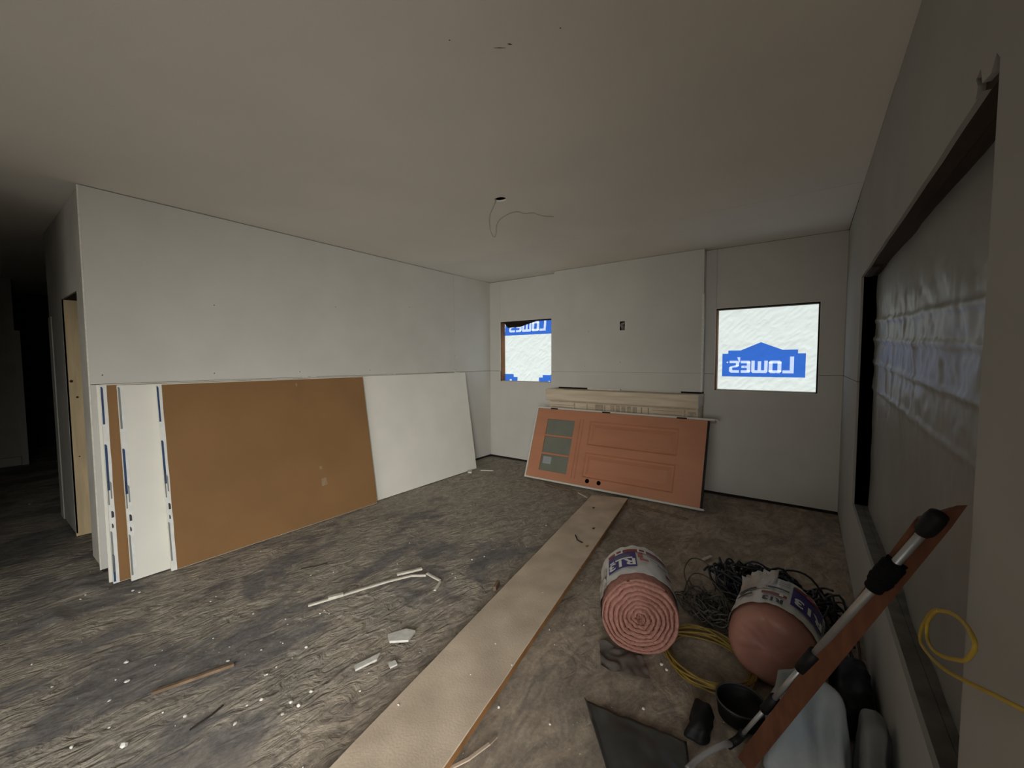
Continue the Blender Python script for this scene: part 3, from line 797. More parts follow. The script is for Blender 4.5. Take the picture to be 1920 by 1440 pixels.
# slab with openings for the panes and raised panels: rails and stiles around the light, one solid remainder
bm = nb()
sl0, sl1 = -.045, 0
u0s, u1s, v0s, v1s = .022, DL - .004, .022, DWd - .022
box(bm, u0s, LU0, v0s, v1s, sl0, sl1)
box(bm, LU0, LU1, v0s, panes[2][0], sl0, sl1); box(bm, LU0, LU1, panes[0][1], v1s, sl0, sl1)
panels = [(.79, 1.84, V(.435), V(.135)), (.79, 1.84, V(.825), V(.525))]
box(bm, LU1, .79, v0s, v1s, sl0, sl1); box(bm, 1.84, u1s, v0s, v1s, sl0, sl1)
box(bm, .79, 1.84, v0s, V(.825), sl0, sl1); box(bm, .79, 1.84, V(.525), V(.435), sl0, sl1); box(bm, .79, 1.84, V(.135), v1s, sl0, sl1)
bmesh.ops.remove_doubles(bm, verts=bm.verts[:], dist=1e-5)
bmesh.ops.transform(bm, matrix=DM, verts=bm.verts[:])
mesh_obj('slab', bm, M_door, dt)
for (a, b) in ((panes[1][1], panes[0][0]), (panes[2][1], panes[1][0])):
    dbox('muntin', LU0, LU1, a, b, -.04, .001, M_door, bev=.003)
for (a, b) in panes:
    last_pane = dbox('glass_pane', LU0, LU1, a, b, -.018, -.012, M_glassgrey)
dbox('sticker', LU0 + .03, LU0 + .15, V(.735), V(.645), -.0118, -.0108, M_sticker, last_pane)['label'] = 'pale sticker on the lowest glass pane'
# moulding around the light
for (a, b, c, d) in ((LU1 + .055, LU1 + .075, V(.86), V(.12)), (LU1 + .105, LU1 + .120, V(.86), V(.12))):
    dbox('stile_moulding', a, b, c, d, 0, .008, M_door, bev=.002)
for (a, b, c, d) in panels:
    # recessed panel with sloped borders and raised field
    bm = nb()
    rings = []
    for (ins, n) in ((0, 0), (.016, -.016), (.036, -.018), (.080, -.001)):
        rings.append([bm.verts.new(DM @ Vector(p)) for p in ((a + ins, c + ins, n), (b - ins, c + ins, n), (b - ins, d - ins, n), (a + ins, d - ins, n))])
    for r0, r1 in zip(rings, rings[1:]):
        for k in range(4): bm.faces.new((r0[k], r0[(k + 1) % 4], r1[(k + 1) % 4], r1[k]))
    bm.faces.new(rings[-1])
    mesh_obj('raised_panel', bm, M_door, dt)
for (u, nm) in ((.872, 'lock_bore'), (1.018, 'lock_bore')):
    bm = nb(); cyl(bm, DM @ Vector((u, .085, -.003)), DM @ Vector((u, .085, .0012)), .026, 20); mesh_obj(nm, bm, M_dark, dt)
# white prehung frame around it: jambs reach behind the slab
dbox('frame_side', .0, .020, .0, DWd, -.115, .006, M_doorwhite)
dbox('frame_long', .020, DL + .035, .0, .020, -.115, .006, M_doorwhite)
dbox('frame_long', .020, DL + .06, DWd - .020, DWd, -.115, .006, M_doorwhite)
bm = nb(); tube(bm, [DM @ Vector(p) for p in ((DL + .05, DWd - .006, .0), (DL + .085, DWd - .010, .004), (DL + .105, DWd - .04, .004))], .006, 6); mesh_obj('loose_weatherstrip', bm, M_doorwhite, dt)
for u in (.21, .93, 1.80):
    dbox('hinge', u, u + .105, DWd - .0225, DWd - .008, -.02, .0075, M_black)
dbox('door_bottom_seal', DL - .004, DL + .012, .022, DWd - .022, -.05, -.004, M_black)

# ------------------------------------------------------------------ long plank on the floor
pn = Vector((2.985, -4.83, 0)); pf = Vector((2.385, -.911, 0))
axis = (pf - pn).normalized(); side = Vector((axis.y, -axis.x, 0))
PW, PT, PZ = .372, .036, .012
t_ = thing('plank', 'long wide dusty wooden plank lying on the floor towards the door', 'plank', (pn + pf) / 2 + Vector((0, 0, PZ)))
bm = nb()
N = 60
L_ = (pf - pn).length
rows = []
for k in range(N + 1):
    c = pn + axis * (L_ * k / N)
    zz = PZ + .004 * math.sin(k / N * 3.1) + .0015 * noise.noise((k * .3, 0, 0))
    wv = .003 * noise.noise((k * .25, 5, 0))
    hw = PW / 2
    pts = [(-hw + wv, 0), (hw + wv, 0), (hw + wv, PT - .003), (hw - .003 + wv, PT), (-hw + .003 + wv, PT), (-hw + wv, PT - .003)]
    skew = .035 if k == N else 0
    rows.append([bm.verts.new(c + side * a + Vector((0, 0, zz + b)) + axis * (skew * a / hw if k == N else 0)) for a, b in pts])
for r0, r1 in zip(rows, rows[1:]):
    for k in range(6):
        f = bm.faces.new((r0[k], r1[k], r1[(k + 1) % 6], r0[(k + 1) % 6]))
        f.material_index = 1 if k in (1, 5) else 0
bm.faces.new(rows[0]); bm.faces.new(rows[-1][::-1])
bmesh.ops.recalc_face_normals(bm, faces=bm.faces[:])
mesh_obj('board', bm, [M_plank, M_plankedge], t_)
for (s, a) in ((1.05, .06), (1.5, .12), (2.5, .13), (3.35, -.06), (2.86, .08)):
    c = pn + axis * (s + .2) + side * a + Vector((0, 0, PZ + PT + .0035))
    bm = nb(); v = [bm.verts.new(c + axis * (.022 * math.cos(q) * (1 + .3 * math.sin(3 * q))) + side * (.013 * math.sin(q))) for q in np.linspace(0, 6.28, 11)[:-1]]
    bm.faces.new(v); mesh_obj('knot', bm, M_knot if a < .1 else M_plankedge, t_)
# blocks that keep it off the dust
for s in (.9, 3.3):
    c = pn + axis * s
    bm = nb(); box(bm, -.10, .10, -.02, .02, 0, .012 ); bmesh.ops.transform(bm, matrix=Matrix.Translation(c) @ Matrix.Rotation(math.atan2(axis.y, axis.x), 4, 'Z'), verts=bm.verts[:])
    mesh_obj('spacer', bm, M_stick, t_)

# ------------------------------------------------------------------ insulation rolls
class Roll:
    def __init__(s, c, d, r, ln):
        s.c, s.r, s.ln = Vector(c), r, ln
        s.d = Vector(d).normalized()                        # from the front face to the back
        s.right = s.d.cross(Vector((0, 0, 1))).normalized()   # image right
        s.up = Vector((0, 0, 1))
    def pt(s, ang, t, r):                                     # ang: 0 = up, + = image right
        return s.c + s.d * t + (s.right * math.sin(ang) + s.up * math.cos(ang)) * r

def cyl_patch(R, a0, a1, t0, t1, r, na=24, ntt=10, jit=0.0, seed=0, edge=0.0):
    bm = nb(); g = []
    for i in range(na + 1):
        row = []
        for j in range(ntt + 1):
            a = a0 + (a1 - a0) * i / na; t = t0 + (t1 - t0) * j / ntt
            rr = r + jit * noise.noise((a * 6 + seed, t * 22, seed))
            if edge and j in (0, ntt): t += edge * noise.noise((a * 5, j, seed + 3))
            row.append(bm.verts.new(R.pt(a, t, rr)))
        g.append(row)
    for i in range(na):
        for j in range(ntt): bm.faces.new((g[i][j], g[i][j + 1], g[i + 1][j + 1], g[i + 1][j]))
    bmesh.ops.recalc_face_normals(bm, faces=bm.faces[:])
    return bm

def wrap_text(R, bm, a_c, t_base, r, name, m_, parent):
    """bend flat lettering (reading direction image-left, tops towards the front face) round a roll"""
    bm.normal_update()
    bmesh.ops.triangulate(bm, faces=bm.faces[:], ngon_method='EAR_CLIP')
    xs_ = [v.co.x for v in bm.verts]; x0_, x1_ = min(xs_), max(xs_)
    q = x0_
    while q < x1_:
        q += .012
        bmesh.ops.bisect_plane(bm, geom=bm.verts[:] + bm.edges[:] + bm.faces[:], plane_co=(q, 0, 0), plane_no=(1, 0, 0))
    mid = (x0_ + x1_) / 2
    for v in bm.verts: v.co = R.pt(a_c - (v.co.x - mid) / R.r, t_base - v.co.y, r)
    bmesh.ops.recalc_face_normals(bm, faces=bm.faces[:])
    return mesh_obj(name, bm, m_, parent)

# roll A: open spiral end
RA = Roll((3.42, -3.015, .196), (-.397, .918, 0), .192, .395)
ra = thing('insulation_roll', 'pink insulation roll with bare spiral end and white wrapper, beside the plank', 'insulation roll', (3.42 - .08, -3.015 + .18, 0), 'rolls of pink insulation')
bm = nb(); na, nr = 150, 130
pitch = RA.r / 8.2
ring = []; groove = []
for k in range(nr + 1):
    rr = RA.r * k / nr; row = []; groove.append([])
    for a_i in range(na):
        a = 2 * PI * a_i / na
        wob = .38 * noise.noise((math.cos(a) * 1.5, math.sin(a) * 1.5, rr * 12)) + .16 * noise.noise((math.cos(a) * 5, math.sin(a) * 5, rr * 30))
        ph = rr / pitch - a / (2 * PI) + wob
        fr = ph - math.floor(ph)
        ridge = abs(math.sin(PI * fr)) ** .36
        groove[-1].append(fr < .055 or fr > .955)
        bulge = .030 * (1 - (rr / RA.r) ** 2.5)
        t = -.004 - bulge * .35 - (.030 + .012 * noise.noise((math.cos(a) * 2, math.sin(a) * 2, rr * 25))) * ridge * min(1, rr / .02) + .012 + .010
        if rr < .03: t += .010 * (1 - rr / .03)
        t += .003 * noise.noise((math.cos(a) * rr * 60, math.sin(a) * rr * 60, 3))
        if k == nr: t = .022
        q = 1 + .012 * math.sin(3 * a + 1)
        row.append(bm.verts.new(RA.pt(a, t, rr * q)))
    ring.append(row)
for k in range(nr):
    for a_i in range(na):
        b_i = (a_i + 1) % na
        if k == 0:
            continue
        f = bm.faces.new((ring[k][a_i], ring[k + 1][a_i], ring[k + 1][b_i], ring[k][b_i]))
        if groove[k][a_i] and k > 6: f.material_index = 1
bm.faces.new(ring[1])
for v in ring[0]: bm.verts.remove(v)
back = [[bm.verts.new(RA.pt(2 * PI * a_i / na, t, r_)) for a_i in range(na)] for t, r_ in ((.20, RA.r * 1.0), (RA.ln - .02, RA.r * .99), (RA.ln, RA.r * .9))]
prev = ring[nr]
for row in back:
    for a_i in range(na):
        b_i = (a_i + 1) % na; bm.faces.new((prev[a_i], row[a_i], row[b_i], prev[b_i]))
    prev = row
bm.faces.new(back[-1])
bmesh.ops.recalc_face_normals(bm, faces=bm.faces[:])
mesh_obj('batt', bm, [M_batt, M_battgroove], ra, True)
bm = cyl_patch(RA, -2.2, 2.2, .075, RA.ln + .002, RA.r + .006, 80, 14, .004, 2, .012)
mesh_obj('wrapper', bm, M_wrap, ra, True)
bm = cyl_patch(RA, -2.6, -1.02, .055, .27, RA.r + .010, 24, 12, .012, 8, .03)
mesh_obj('torn_wrapper', bm, M_film, ra, True)
rl = RA.r + .0095
bm = cyl_patch(RA, -.87, -.03, .135, .300, rl + .003, 18, 4); labA = mesh_obj('purple_label', bm, M_purple, ra, True)
bm = cyl_patch(RA, -.87, .95, .306, .340, rl + .003, 36, 2); mesh_obj('red_band', bm, M_red, ra, True)
for a in (-.50, .15):
    bm = cyl_patch(RA, a - .12, a + .12, .303, .343, rl + .0045, 6, 2); mesh_obj('round_emblem', bm, M_wh, ra, True)
    bm = cyl_patch(RA, a - .07, a + .07, .311, .335, rl + .006, 4, 2); mesh_obj('round_emblem', bm, M_red, ra, True)
wrap_text(RA, text_bm('R13', .098, .003), -.45, .218, rl + .0055, 'lettering', M_wh, labA)
for (a0_, a1_, t0_, t1_) in ((-.62, -.13, .224, .240), (-.80, -.66, .226, .242), (-.62, -.2, .249, .254), (-.7, -.2, .262, .266), (-.66, -.25, .276, .279)):
    bm = cyl_patch(RA, a0_, a1_, t0_, t1_, rl + .0055, 8, 1); mesh_obj('label_print', bm, M_wh if t0_ < .245 else M_inkgrey, labA)
for (a0_, a1_, t0_, t1_, m_) in ((.28, .62, .268, .276, M_inkgrey), (.36, .66, .246, .254, M_inkgrey), (.56, .84, .216, .236, M_inkgrey), (.78, .98, .15, .185, M_red), (.02, .16, .24, .29, M_pink), (.06, .30, .208, .232, M_pink)):
    bm = cyl_patch(RA, a0_, a1_, t0_, t1_, rl + .004, 8, 2); mesh_obj('label_print', bm, m_, ra)

# roll B: end closed in film
RB = Roll((3.975, -2.89, .186), (.06, 1, 0), .180, .37)
rb = thing('insulation_roll', 'pink insulation roll sealed in clear film, under the leaning pole by the right wall', 'insulation roll', (3.985, -2.70, 0), 'rolls of pink insulation')
bm = nb(); na = 96
prof = [(-.020, .02), (-.020, .05), (-.019, .08), (-.017, .105), (-.014, .13), (-.006, .152), (.010, .170), (.04, .180), (.10, .182), (.22, .181), (.33, .178), (.365, .15), (.37, .05)]
rings = []
for (t, r_) in prof:
    row = []
    for k in range(na):
        a = 2 * PI * k / na
        x_, y_ = math.cos(a), math.sin(a)
        dn_ = .012 * noise.noise((x_ * r_ * 9 + 3, y_ * r_ * 9, t * 6)) + .005 * noise.noise((x_ * r_ * 32, y_ * r_ * 32, t * 20))
        crease = -.010 * math.exp(-((a - 6.05 - 2.0 * (.18 - r_)) / .05) ** 2) * (r_ > .04)
        row.append(bm.verts.new(RB.pt(a, t + dn_ - crease * .5, r_ + (dn_ * .5 if r_ > .14 else 0))))
    rings.append(row)
for r0, r1 in zip(rings, rings[1:]):
    for k in range(na):
        b_i = (k + 1) % na; bm.faces.new((r0[k], r1[k], r1[b_i], r0[b_i]))
bm.faces.new(rings[0]); bm.faces.new(rings[-1])
bmesh.ops.recalc_face_normals(bm, faces=bm.faces[:])
mesh_obj('batt', bm, M_battfilm, rb, True)
bm = cyl_patch(RB, -1.45, 1.75, .055, .345, RB.r + .010, 70, 12, .005, 5, .012); mesh_obj('wrapper', bm, M_wrap, rb, True)
rl = RB.r + .0145
bm = cyl_patch(RB, .32, 1.18, .115, .300, rl + .003, 20, 4); labB = mesh_obj('purple_label', bm, M_purple, rb, True)
bm = cyl_patch(RB, .34, 1.0, .278, .306, rl + .0045, 14, 2); mesh_obj('red_band', bm, M_red, rb, True)
bm = cyl_patch(RB, .62, .80, .272, .310, rl + .006, 5, 2); mesh_obj('round_emblem', bm, M_pink, rb, True)
wrap_text(RB, text_bm('R13', .088, .003), .76, .200, rl + .0055, 'lettering', M_wh, labB)
wrap_text(RB, text_bm('R13', .050, .0025), -.03, .112, rl + .003, 'lettering', M_ink, rb)
bm = cyl_patch(RB, -.30, .24, .140, .166, rl + .003, 10, 2); mesh_obj('red_band', bm, M_red, rb, True)
bm = cyl_patch(RB, .08, .16, .143, .163, rl + .0045, 4, 2); mesh_obj('round_emblem', bm, M_wh, rb, True)
bm = cyl_patch(RB, -.24, .26, .212, .226, rl + .003, 10, 2); mesh_obj('dark_stripe', bm, M_ink, rb, True)
bm = cyl_patch(RB, -.92, -.50, .130, .150, rl + .003, 10, 2, .003, 4); mesh_obj('dark_stripe', bm, M_ink, rb, True)
bm = cyl_patch(RB, -.95, -.45, .190, .206, rl + .003, 10, 2, .003, 6); mesh_obj('dark_stripe', bm, M_ink, rb, True)
for q in range(4):
    bm = cyl_patch(RB, .02, .26, .262 + q * .018, .270 + q * .018, rl + .003, 6, 1); mesh_obj('label_print', bm, M_inkgrey, rb)
for q in range(5):
    bm = cyl_patch(RB, 1.22, 1.5, .13 + q * .035, .145 + q * .035, rl + .003, 6, 1); mesh_obj('label_print', bm, M_ink, rb)
bm = nb(); g = []
for i in range(19):
    row = []
    for j in range(7):
        a = -1.0 + .95 * i / 18; t = .20 + .18 * j / 6
        row.append(bm.verts.new(RB.pt(a, t, RB.r + .015 + (.030 * (j / 6) ** 2) * (.5 + noise.noise((i * .7, j * .5, 9))) + .008 * noise.noise((i * 1.1, j, 2)))))
    g.append(row)
for i in range(18):
    for j in range(6): bm.faces.new((g[i][j], g[i][j + 1], g[i + 1][j + 1], g[i + 1][j]))
mesh_obj('torn_film', bm, M_film, rb, True)

# ------------------------------------------------------------------ cables
def coil(c, rx, ry, turns, r, m_, name, label, cat, tilt=0.0, seed=1, spread=.03, h=.05, rot=0.0, ends=None):
    random.seed(seed)
    pts = []
    n = 16
    for k in range(int(turns * n) + 1):
        a = 2 * PI * k / n
        lap = k / n
        e = spread * noise.noise((lap * 1.7, math.cos(a), math.sin(a) + seed))
        x = (rx + e) * math.cos(a); y = (ry + e * 1.2) * math.sin(a)
        ox = .012 * math.sin(lap * 2.1 + seed); oy = .012 * math.cos(lap * 1.7)
        X = x * math.cos(rot) - y * math.sin(rot) + ox; Y = x * math.sin(rot) + y * math.cos(rot) + oy
        z = r + .004 + h * (.5 + .5 * math.sin(lap * 2.399 + .6 * math.sin(a + lap)))
        pts.append(Vector((c[0] + X, c[1] + Y, z)))
    if ends: pts += [Vector(p) for p in ends]
    bm = nb(); tube(bm, smooth_path(pts, 3), r, 7)
    return single(name, bm, m_, label, cat, smooth=True)

coil((3.715, -2.885), .205, .185, 9, .0048, M_cableo, 'cable_coil', 'ochre yellow electrical cable coiled on the floor between the insulation rolls', 'cable', seed=4, spread=.030, h=.04, rot=-.6)

def tangle(name, label, cat, m_, center, size, n, r, seed, extra=()):
    random.seed(seed); bm = nb()
    for k in range(n):
        a0_ = random.uniform(0, 6.28)
        cx_, cy_ = center[0] + random.uniform(-.5, .5) * size[0] * .5, center[1] + random.uniform(-.5, .5) * size[1] * .5
        R1, R2 = size[0] * random.uniform(.28, .52), size[1] * random.uniform(.28, .52)
        rot = random.uniform(-.6, .6) + size[3]
        pts = []
        for q in range(random.randint(8, 15)):
            a = a0_ + q * .62
            x = R1 * math.cos(a) * random.uniform(.85, 1.1); y = R2 * math.sin(a) * random.uniform(.85, 1.1)
            pts.append((cx_ + x * math.cos(rot) - y * math.sin(rot), cy_ + x * math.sin(rot) + y * math.cos(rot), r + .004 + random.uniform(0, 1) ** 1.6 * size[2]))
        tube(bm, smooth_path(pts, 4), r, 6)
    for e in extra: tube(bm, smooth_path(e, 5), r, 6)
    return single(name, bm, m_, label, cat, smooth=True)
tangle('cable_tangle', 'tangle of thin grey-brown wires on the floor right of the spiral-ended roll', 'cable', M_cableg, (3.62, -2.42), (.36, .22, .07, -.9), 22, .0042, 12,
       extra=[[(3.52, -2.32, .02), (3.45, -2.22, .10), (3.47, -2.12, .16), (3.56, -2.10, .15), (3.66, -2.16, .08), (3.74, -2.24, .02)],
              [(3.46, -2.22, .01), (3.50, -2.18, .09), (3.60, -2.22, .11), (3.72, -2.32, .06), (3.80, -2.42, .01)],
              [(3.64, -2.24, .01), (3.64, -2.15, .10), (3.70, -2.10, .12), (3.75, -2.14, .08)]])
tangle('cord_bundle', 'thick bundle of black cords on the floor behind the film-sealed roll', 'cable', M_cableb, (3.93, -2.12), (.54, .28, .17, -.32), 58, .0068, 21,
       extra=[[(3.8, -1.95, .12), (4.0, -1.97, .13), (4.2, -2.15, .08), (4.32, -2.35, .02)], [(3.8, -2.0, .15), (4.02, -2.02, .14), (4.24, -2.24, .07), (4.31, -2.5, .02)], [(3.75, -2.05, .16), (4.0, -2.05, .16), (4.2, -2.3, .09), (4.30, -2.62, .02)]])
bm = nb(); tube(bm, smooth_path([(4.24, -1.90, .012), (4.29, -1.88, .02), (4.32, -1.92, .015), (4.335, -2.0, .012), (4.34, -2.3, .010), (4.33, -2.55, .01)], 5), .005, 6)
single('cord', bm, M_cabler, 'dark red cord running along the foot of the right wall', 'cable', smooth=True)

wire = [(2.126, -2.544, 2.7535), (2.123, -2.547, 2.725), (2.111, -2.558, 2.686), (2.093, -2.575, 2.63), (2.092, -2.581, 2.565), (2.1, -2.579, 2.505), (2.114, -2.571, 2.468), (2.124, -2.565, 2.46), (2.134, -2.557, 2.476), (2.135, -2.551, 2.537), (2.144, -2.542, 2.573), (2.163, -2.527, 2.601), (2.195, -2.502, 2.625), (2.234, -2.473, 2.645), (2.266, -2.449, 2.649), (2.303, -2.423, 2.637), (2.358, -2.383, 2.641), (2.385, -2.364, 2.628), (2.425, -2.336, 2.616), (2.484, -2.294, 2.612)]
bm = nb(); tube(bm, smooth_path(wire, 4), .0038, 7)
single('ceiling_cable', bm, M_cablew, 'thin pale cable hanging in a loop from the hole in the ceiling', 'cable', smooth=True)

loop = [(4.305, -3.902, 1.015), (4.308, -3.857, 0.989), (4.31, -3.799, 0.939), (4.311, -3.791, 0.905), (4.31, -3.83, 0.9), (4.309, -3.919, 0.933), (4.306, -4.014, 0.983), (4.303, -4.081, 1.022), (4.3, -4.127, 1.064), (4.299, -4.135, 1.081), (4.299, -4.113, 1.086), (4.301, -4.066, 1.079), (4.303, -3.995, 1.057), (4.306, -3.914, 1.021), (4.312, -3.822, 0.975), (4.318, -3.725, 0.9), (4.32, -3.682, 0.85), (4.32, -3.7, 0.833), (4.318, -3.807, 0.863), (4.32, -3.897, 0.895), (4.323, -4.01, 0.947), (4.33, -4.115, .997), (4.342, -4.16, 1.015), (4.359, -4.195, 1.031)]
bm = nb(); tube(bm, smooth_path(loop, 5), .0036, 8)
single('yellow_cable', bm, M_cabley, 'bright yellow cable looped beside the right wall, its tail entering the drywall', 'cable', smooth=True)

# ------------------------------------------------------------------ board and pole leaning on the right wall
A0 = Vector((3.93, -3.375, .014)); B0 = Vector((4.322, -3.80, 1.19))
ax_ = (B0 - A0).normalized()
view = (Vector((4.0777, -5.041, 1.5172)) - (A0 + B0) / 2).normalized()
wd_ = ax_.cross(view).normalized(); nn = wd_.cross(ax_).normalized()
bm = nb(); Lb = (B0 - A0).length
outl = [(-.026, 0), (.026, 0), (.026, Lb - .02), (.024, Lb + .03), (.012, Lb + .018), (-.026, Lb - .05)]
extr(bm, [A0 + wd_ * a + ax_ * b for a, b in outl], nn * -.019)
single('leaning_board', bm, M_redwood, 'dark reddish wooden board leaning on the right wall under the pole', 'board')

A1 = Vector((3.905, -3.345, .075)); B1 = Vector((4.309, -3.80, 1.165))
ap = (B1 - A1)
t_ = thing('extension_pole', 'grey metal telescoping pole with black grips leaning beside the reddish board', 'pole', tuple(A1 - Vector((0, 0, .07))))
pp = lambda s: A1 + ap * s
def seg(name, s0, s1, r, m_, r2=None, sg=18):
    bm = nb(); cyl(bm, pp(s0), pp(s1), r, sg, r2); bmesh.ops.bevel(bm, geom=[e for e in bm.edges if len(e.link_faces) == 2 and e.calc_face_angle(0) > 1.0], offset=r * .15, segments=2, affect='EDGES')
    return mesh_obj(name, bm, m_, t_, True)
bm = nb(); path = [pp(s) for s in (.967, .975, .99, 1.005, 1.018, 1.022)]
tube(bm, path, [.013, .018, .0195, .0195, .017, .007], 20); mesh_obj('end_knob', bm, M_black, t_, True)
seg('tube', .52, .97, .0098, M_alu)
bm = nb(); path = [pp(.80 + .085 * k / 14) for k in range(15)]
tube(bm, path, [.0145 + (.010 if 2 < k < 13 else .005) + .003 * noise.noise((k * .9, 2, 0)) for k in range(15)], 20); mesh_obj('foam_grip', bm, M_foam, t_, True)
seg('collar', .455, .535, .0175, M_black)
seg('tube', .27, .46, .0088, M_alu)
seg('collar', .215, .29, .0155, M_black)
seg('tube', .0, .22, .007, M_alu)
bm = nb(); tube(bm, smooth_path([pp(.05), pp(0), A1 + Vector((-.03, -.03, -.02))], 4), .014, 12); mesh_obj('swivel_joint', bm, M_black, t_, True)
bm = nb(); tube(bm, smooth_path([A1 + Vector((-.02, -.02, -.015)), (3.865, -3.40, .075), (3.825, -3.45, .065), (3.79, -3.50, .050), (3.77, -3.55, .046)], 6), .011, 10); mesh_obj('curved_handle', bm, M_alu, t_, True)

# ------------------------------------------------------------------ sacks, tarp and tub in the near right corner
def lumpy(bm, x0, x1, y0, y1, z1, seed, amp=.03, taper=.75, mx=None, n=14, squash=1.0):
    """a filled sack: rounded box, bulged and creased"""
    r = bmesh.ops.create_cube(bm, size=2.0)
    bmesh.ops.subdivide_edges(bm, edges=bm.edges[:], cuts=n, use_grid_fill=True)
    for v in bm.verts:
        c = v.co.copy()
        L4 = (abs(c.x) ** 5 + abs(c.y) ** 5 + abs(c.z) ** 5) ** .2
        c = c / max(L4, 1e-6)
        k = 1 - (1 - taper) * (c.z * .5 + .5)
        x = (x0 + x1) / 2 + c.x * (x1 - x0) / 2 * k; y = (y0 + y1) / 2 + c.y * (y1 - y0) / 2 * (k if squash == 1 else 1 - (1 - squash) * (c.z * .5 + .5))
        z = (c.z * .5 + .5) * z1
        q = amp * (noise.noise((x * 9, y * 9, z * 7 + seed)) + .5 * (1 - 2 * abs(noise.noise((x * 16 + seed, y * 12, z * 5)))))
        v.co = Vector((x + q * c.x, y + q * c.y, max(.003, z + q * (1 if c.z > 0 else 0))))
bm = nb(); lumpy(bm, 4.005, 4.240, -3.415, -3.03, .345, 4, .040, .70, squash=.10)
single('white_sack', bm, M_sack, 'pale blue-grey plastic sack slumped at the foot of the leaning board', 'sack', smooth=True)
bm = nb(); lumpy(bm, 4.266, 4.346, -3.42, -3.04, .27, 9, .020, .8, squash=.2)
single('grey_sack', bm, M_sack2, 'dull grey sack squeezed between the pale sack and the right wall', 'sack', smooth=True)
bm = nb(); lumpy(bm, 4.20, 4.350, -3.02, -2.62, .16, 14, .015, .8)  # low black rounded mound against the foot of the right wall
single('black_mound', bm, M_black, 'low black bag on the floor along the right wall behind the sacks', 'mound', smooth=True)
bm = nb(); n = 26; g = []
for i in range(n + 1):
    row = []
    for j in range(n + 1):
        a, b = i / n, j / n
        p = Vector((3.318, -3.457, 0)) * (1 - a) * (1 - b) + Vector((3.56, -3.74, 0)) * (1 - a) * b + Vector((3.735, -3.40, 0)) * a * (1 - b) + Vector((3.86, -3.80, 0)) * a * b
        z = .006 + .020 * abs(noise.noise((p.x * 5, p.y * 5, 2))) + .012 * abs(noise.noise((p.x * 13, p.y * 13, 7)))
        if i == 0: z += .012
        row.append(bm.verts.new((p.x, p.y, z)))
    g.append(row)
for i in range(n):
    for j in range(n): bm.faces.new((g[i][j], g[i + 1][j], g[i + 1][j + 1], g[i][j + 1]))
bmesh.ops.recalc_face_normals(bm, faces=bm.faces[:])
r = bmesh.ops.extrude_face_region(bm, geom=bm.faces[:])
for q in r['geom']:
    if isinstance(q, bmesh.types.BMVert): q.co.z += .003
bmesh.ops.recalc_face_normals(bm, faces=bm.faces[:])
single('plastic_tarp', bm, M_tarp, 'dark dusty plastic sheet lying on the floor in front of the rolls', 'tarp', smooth=True)
bm = nb(); lumpy(bm, 3.715, 3.80, -3.38, -3.17, .07, 31, .022, .6)
single('black_box', bm, M_black, 'small black plastic lump on the floor left of the pole foot', 'box', smooth=True)
t_ = thing('round_tub', 'black round plastic tub on the floor in front of the film-sealed roll', 'tub', (3.905, -3.135, 0))
c = Vector((3.890, -3.135, .0))
bm = nb(); N = 40
prof = [(.070, .003), (.086, .006), (.092, .06), (.095, .075), (.090, .075), (.086, .06), (.080, .02), (.02, .015)]
rings = [[bm.verts.new(c + Vector((r_ * math.cos(2 * PI * k / N), r_ * math.sin(2 * PI * k / N), z))) for k in range(N)] for r_, z in prof]
for r0, r1 in zip(rings, rings[1:]):
    for k in range(N): bm.faces.new((r0[k], r0[(k + 1) % N], r1[(k + 1) % N], r1[k]))
bm.faces.new(rings[0][::-1]); bm.faces.new(rings[-1]); bmesh.ops.recalc_face_normals(bm, faces=bm.faces[:])
mesh_obj('tub_body', bm, M_black, t_, True)
bm = nb(); tube(bm, [c + Vector((.094 * math.cos(a), .094 * math.sin(a), .076)) for a in np.linspace(0, 2 * PI, 41)[:-1]], .0035, 8, True); mesh_obj('rim', bm, M_dkprint, t_, True)
# crumpled film under the front of roll A
bm = nb(); g = []
for i in range(25):
    row = []
    for j in range(15):
        a, b = i / 24, j / 14
        p = Vector((3.215, -3.06, 0)) * (1 - a) * (1 - b) + Vector((3.30, -3.235, 0)) * (1 - a) * b + Vector((3.44, -3.045, 0)) * a * (1 - b) + Vector((3.52, -3.16, 0)) * a * b
        z = .006 + .045 * abs(noise.noise((p.x * 14, p.y * 14, 5))) * (1 - a * .5)
        row.append(bm.verts.new((p.x, p.y, z)))
    g.append(row)
for i in range(24):
    for j in range(14): bm.faces.new((g[i][j], g[i + 1][j], g[i + 1][j + 1], g[i][j + 1]))
bmesh.ops.recalc_face_normals(bm, faces=bm.faces[:])
single('film_scrap', bm, mat('dusty_film', (0.13, 0.115, 0.105), .35, .3, 14, .3, 30, .5), 'crumpled greyish film lying under the front of the spiral-ended roll', 'film', smooth=True)

# ------------------------------------------------------------------ scraps and debris on the floor
def strip3(name, pts, w, th, m_, label, cat):
    P_ = [Vector(p) for p in pts]; bm = nb(); rows = []
    for k, p in enumerate(P_):
        d = (P_[min(k + 1, len(P_) - 1)] - P_[max(k - 1, 0)]); d.z = 0; d.normalize()
        s = Vector((d.y, -d.x, 0)) * w / 2
        rows.append([bm.verts.new(q) for q in (p - s, p + s, p + s * .8 + Vector((0, 0, th)), p - s * .8 + Vector((0, 0, th)))])
    for a, b in zip(rows, rows[1:]):
        for k in range(4): bm.faces.new((a[k], b[k], b[(k + 1) % 4], a[(k + 1) % 4]))
    bm.faces.new(rows[0]); bm.faces.new(rows[-1][::-1]); bmesh.ops.recalc_face_normals(bm, faces=bm.faces[:])
    return single(name, bm, m_, label, cat)
K = 1.1242
def f2(x, y, z=.004): return (x * K, y * K, z)
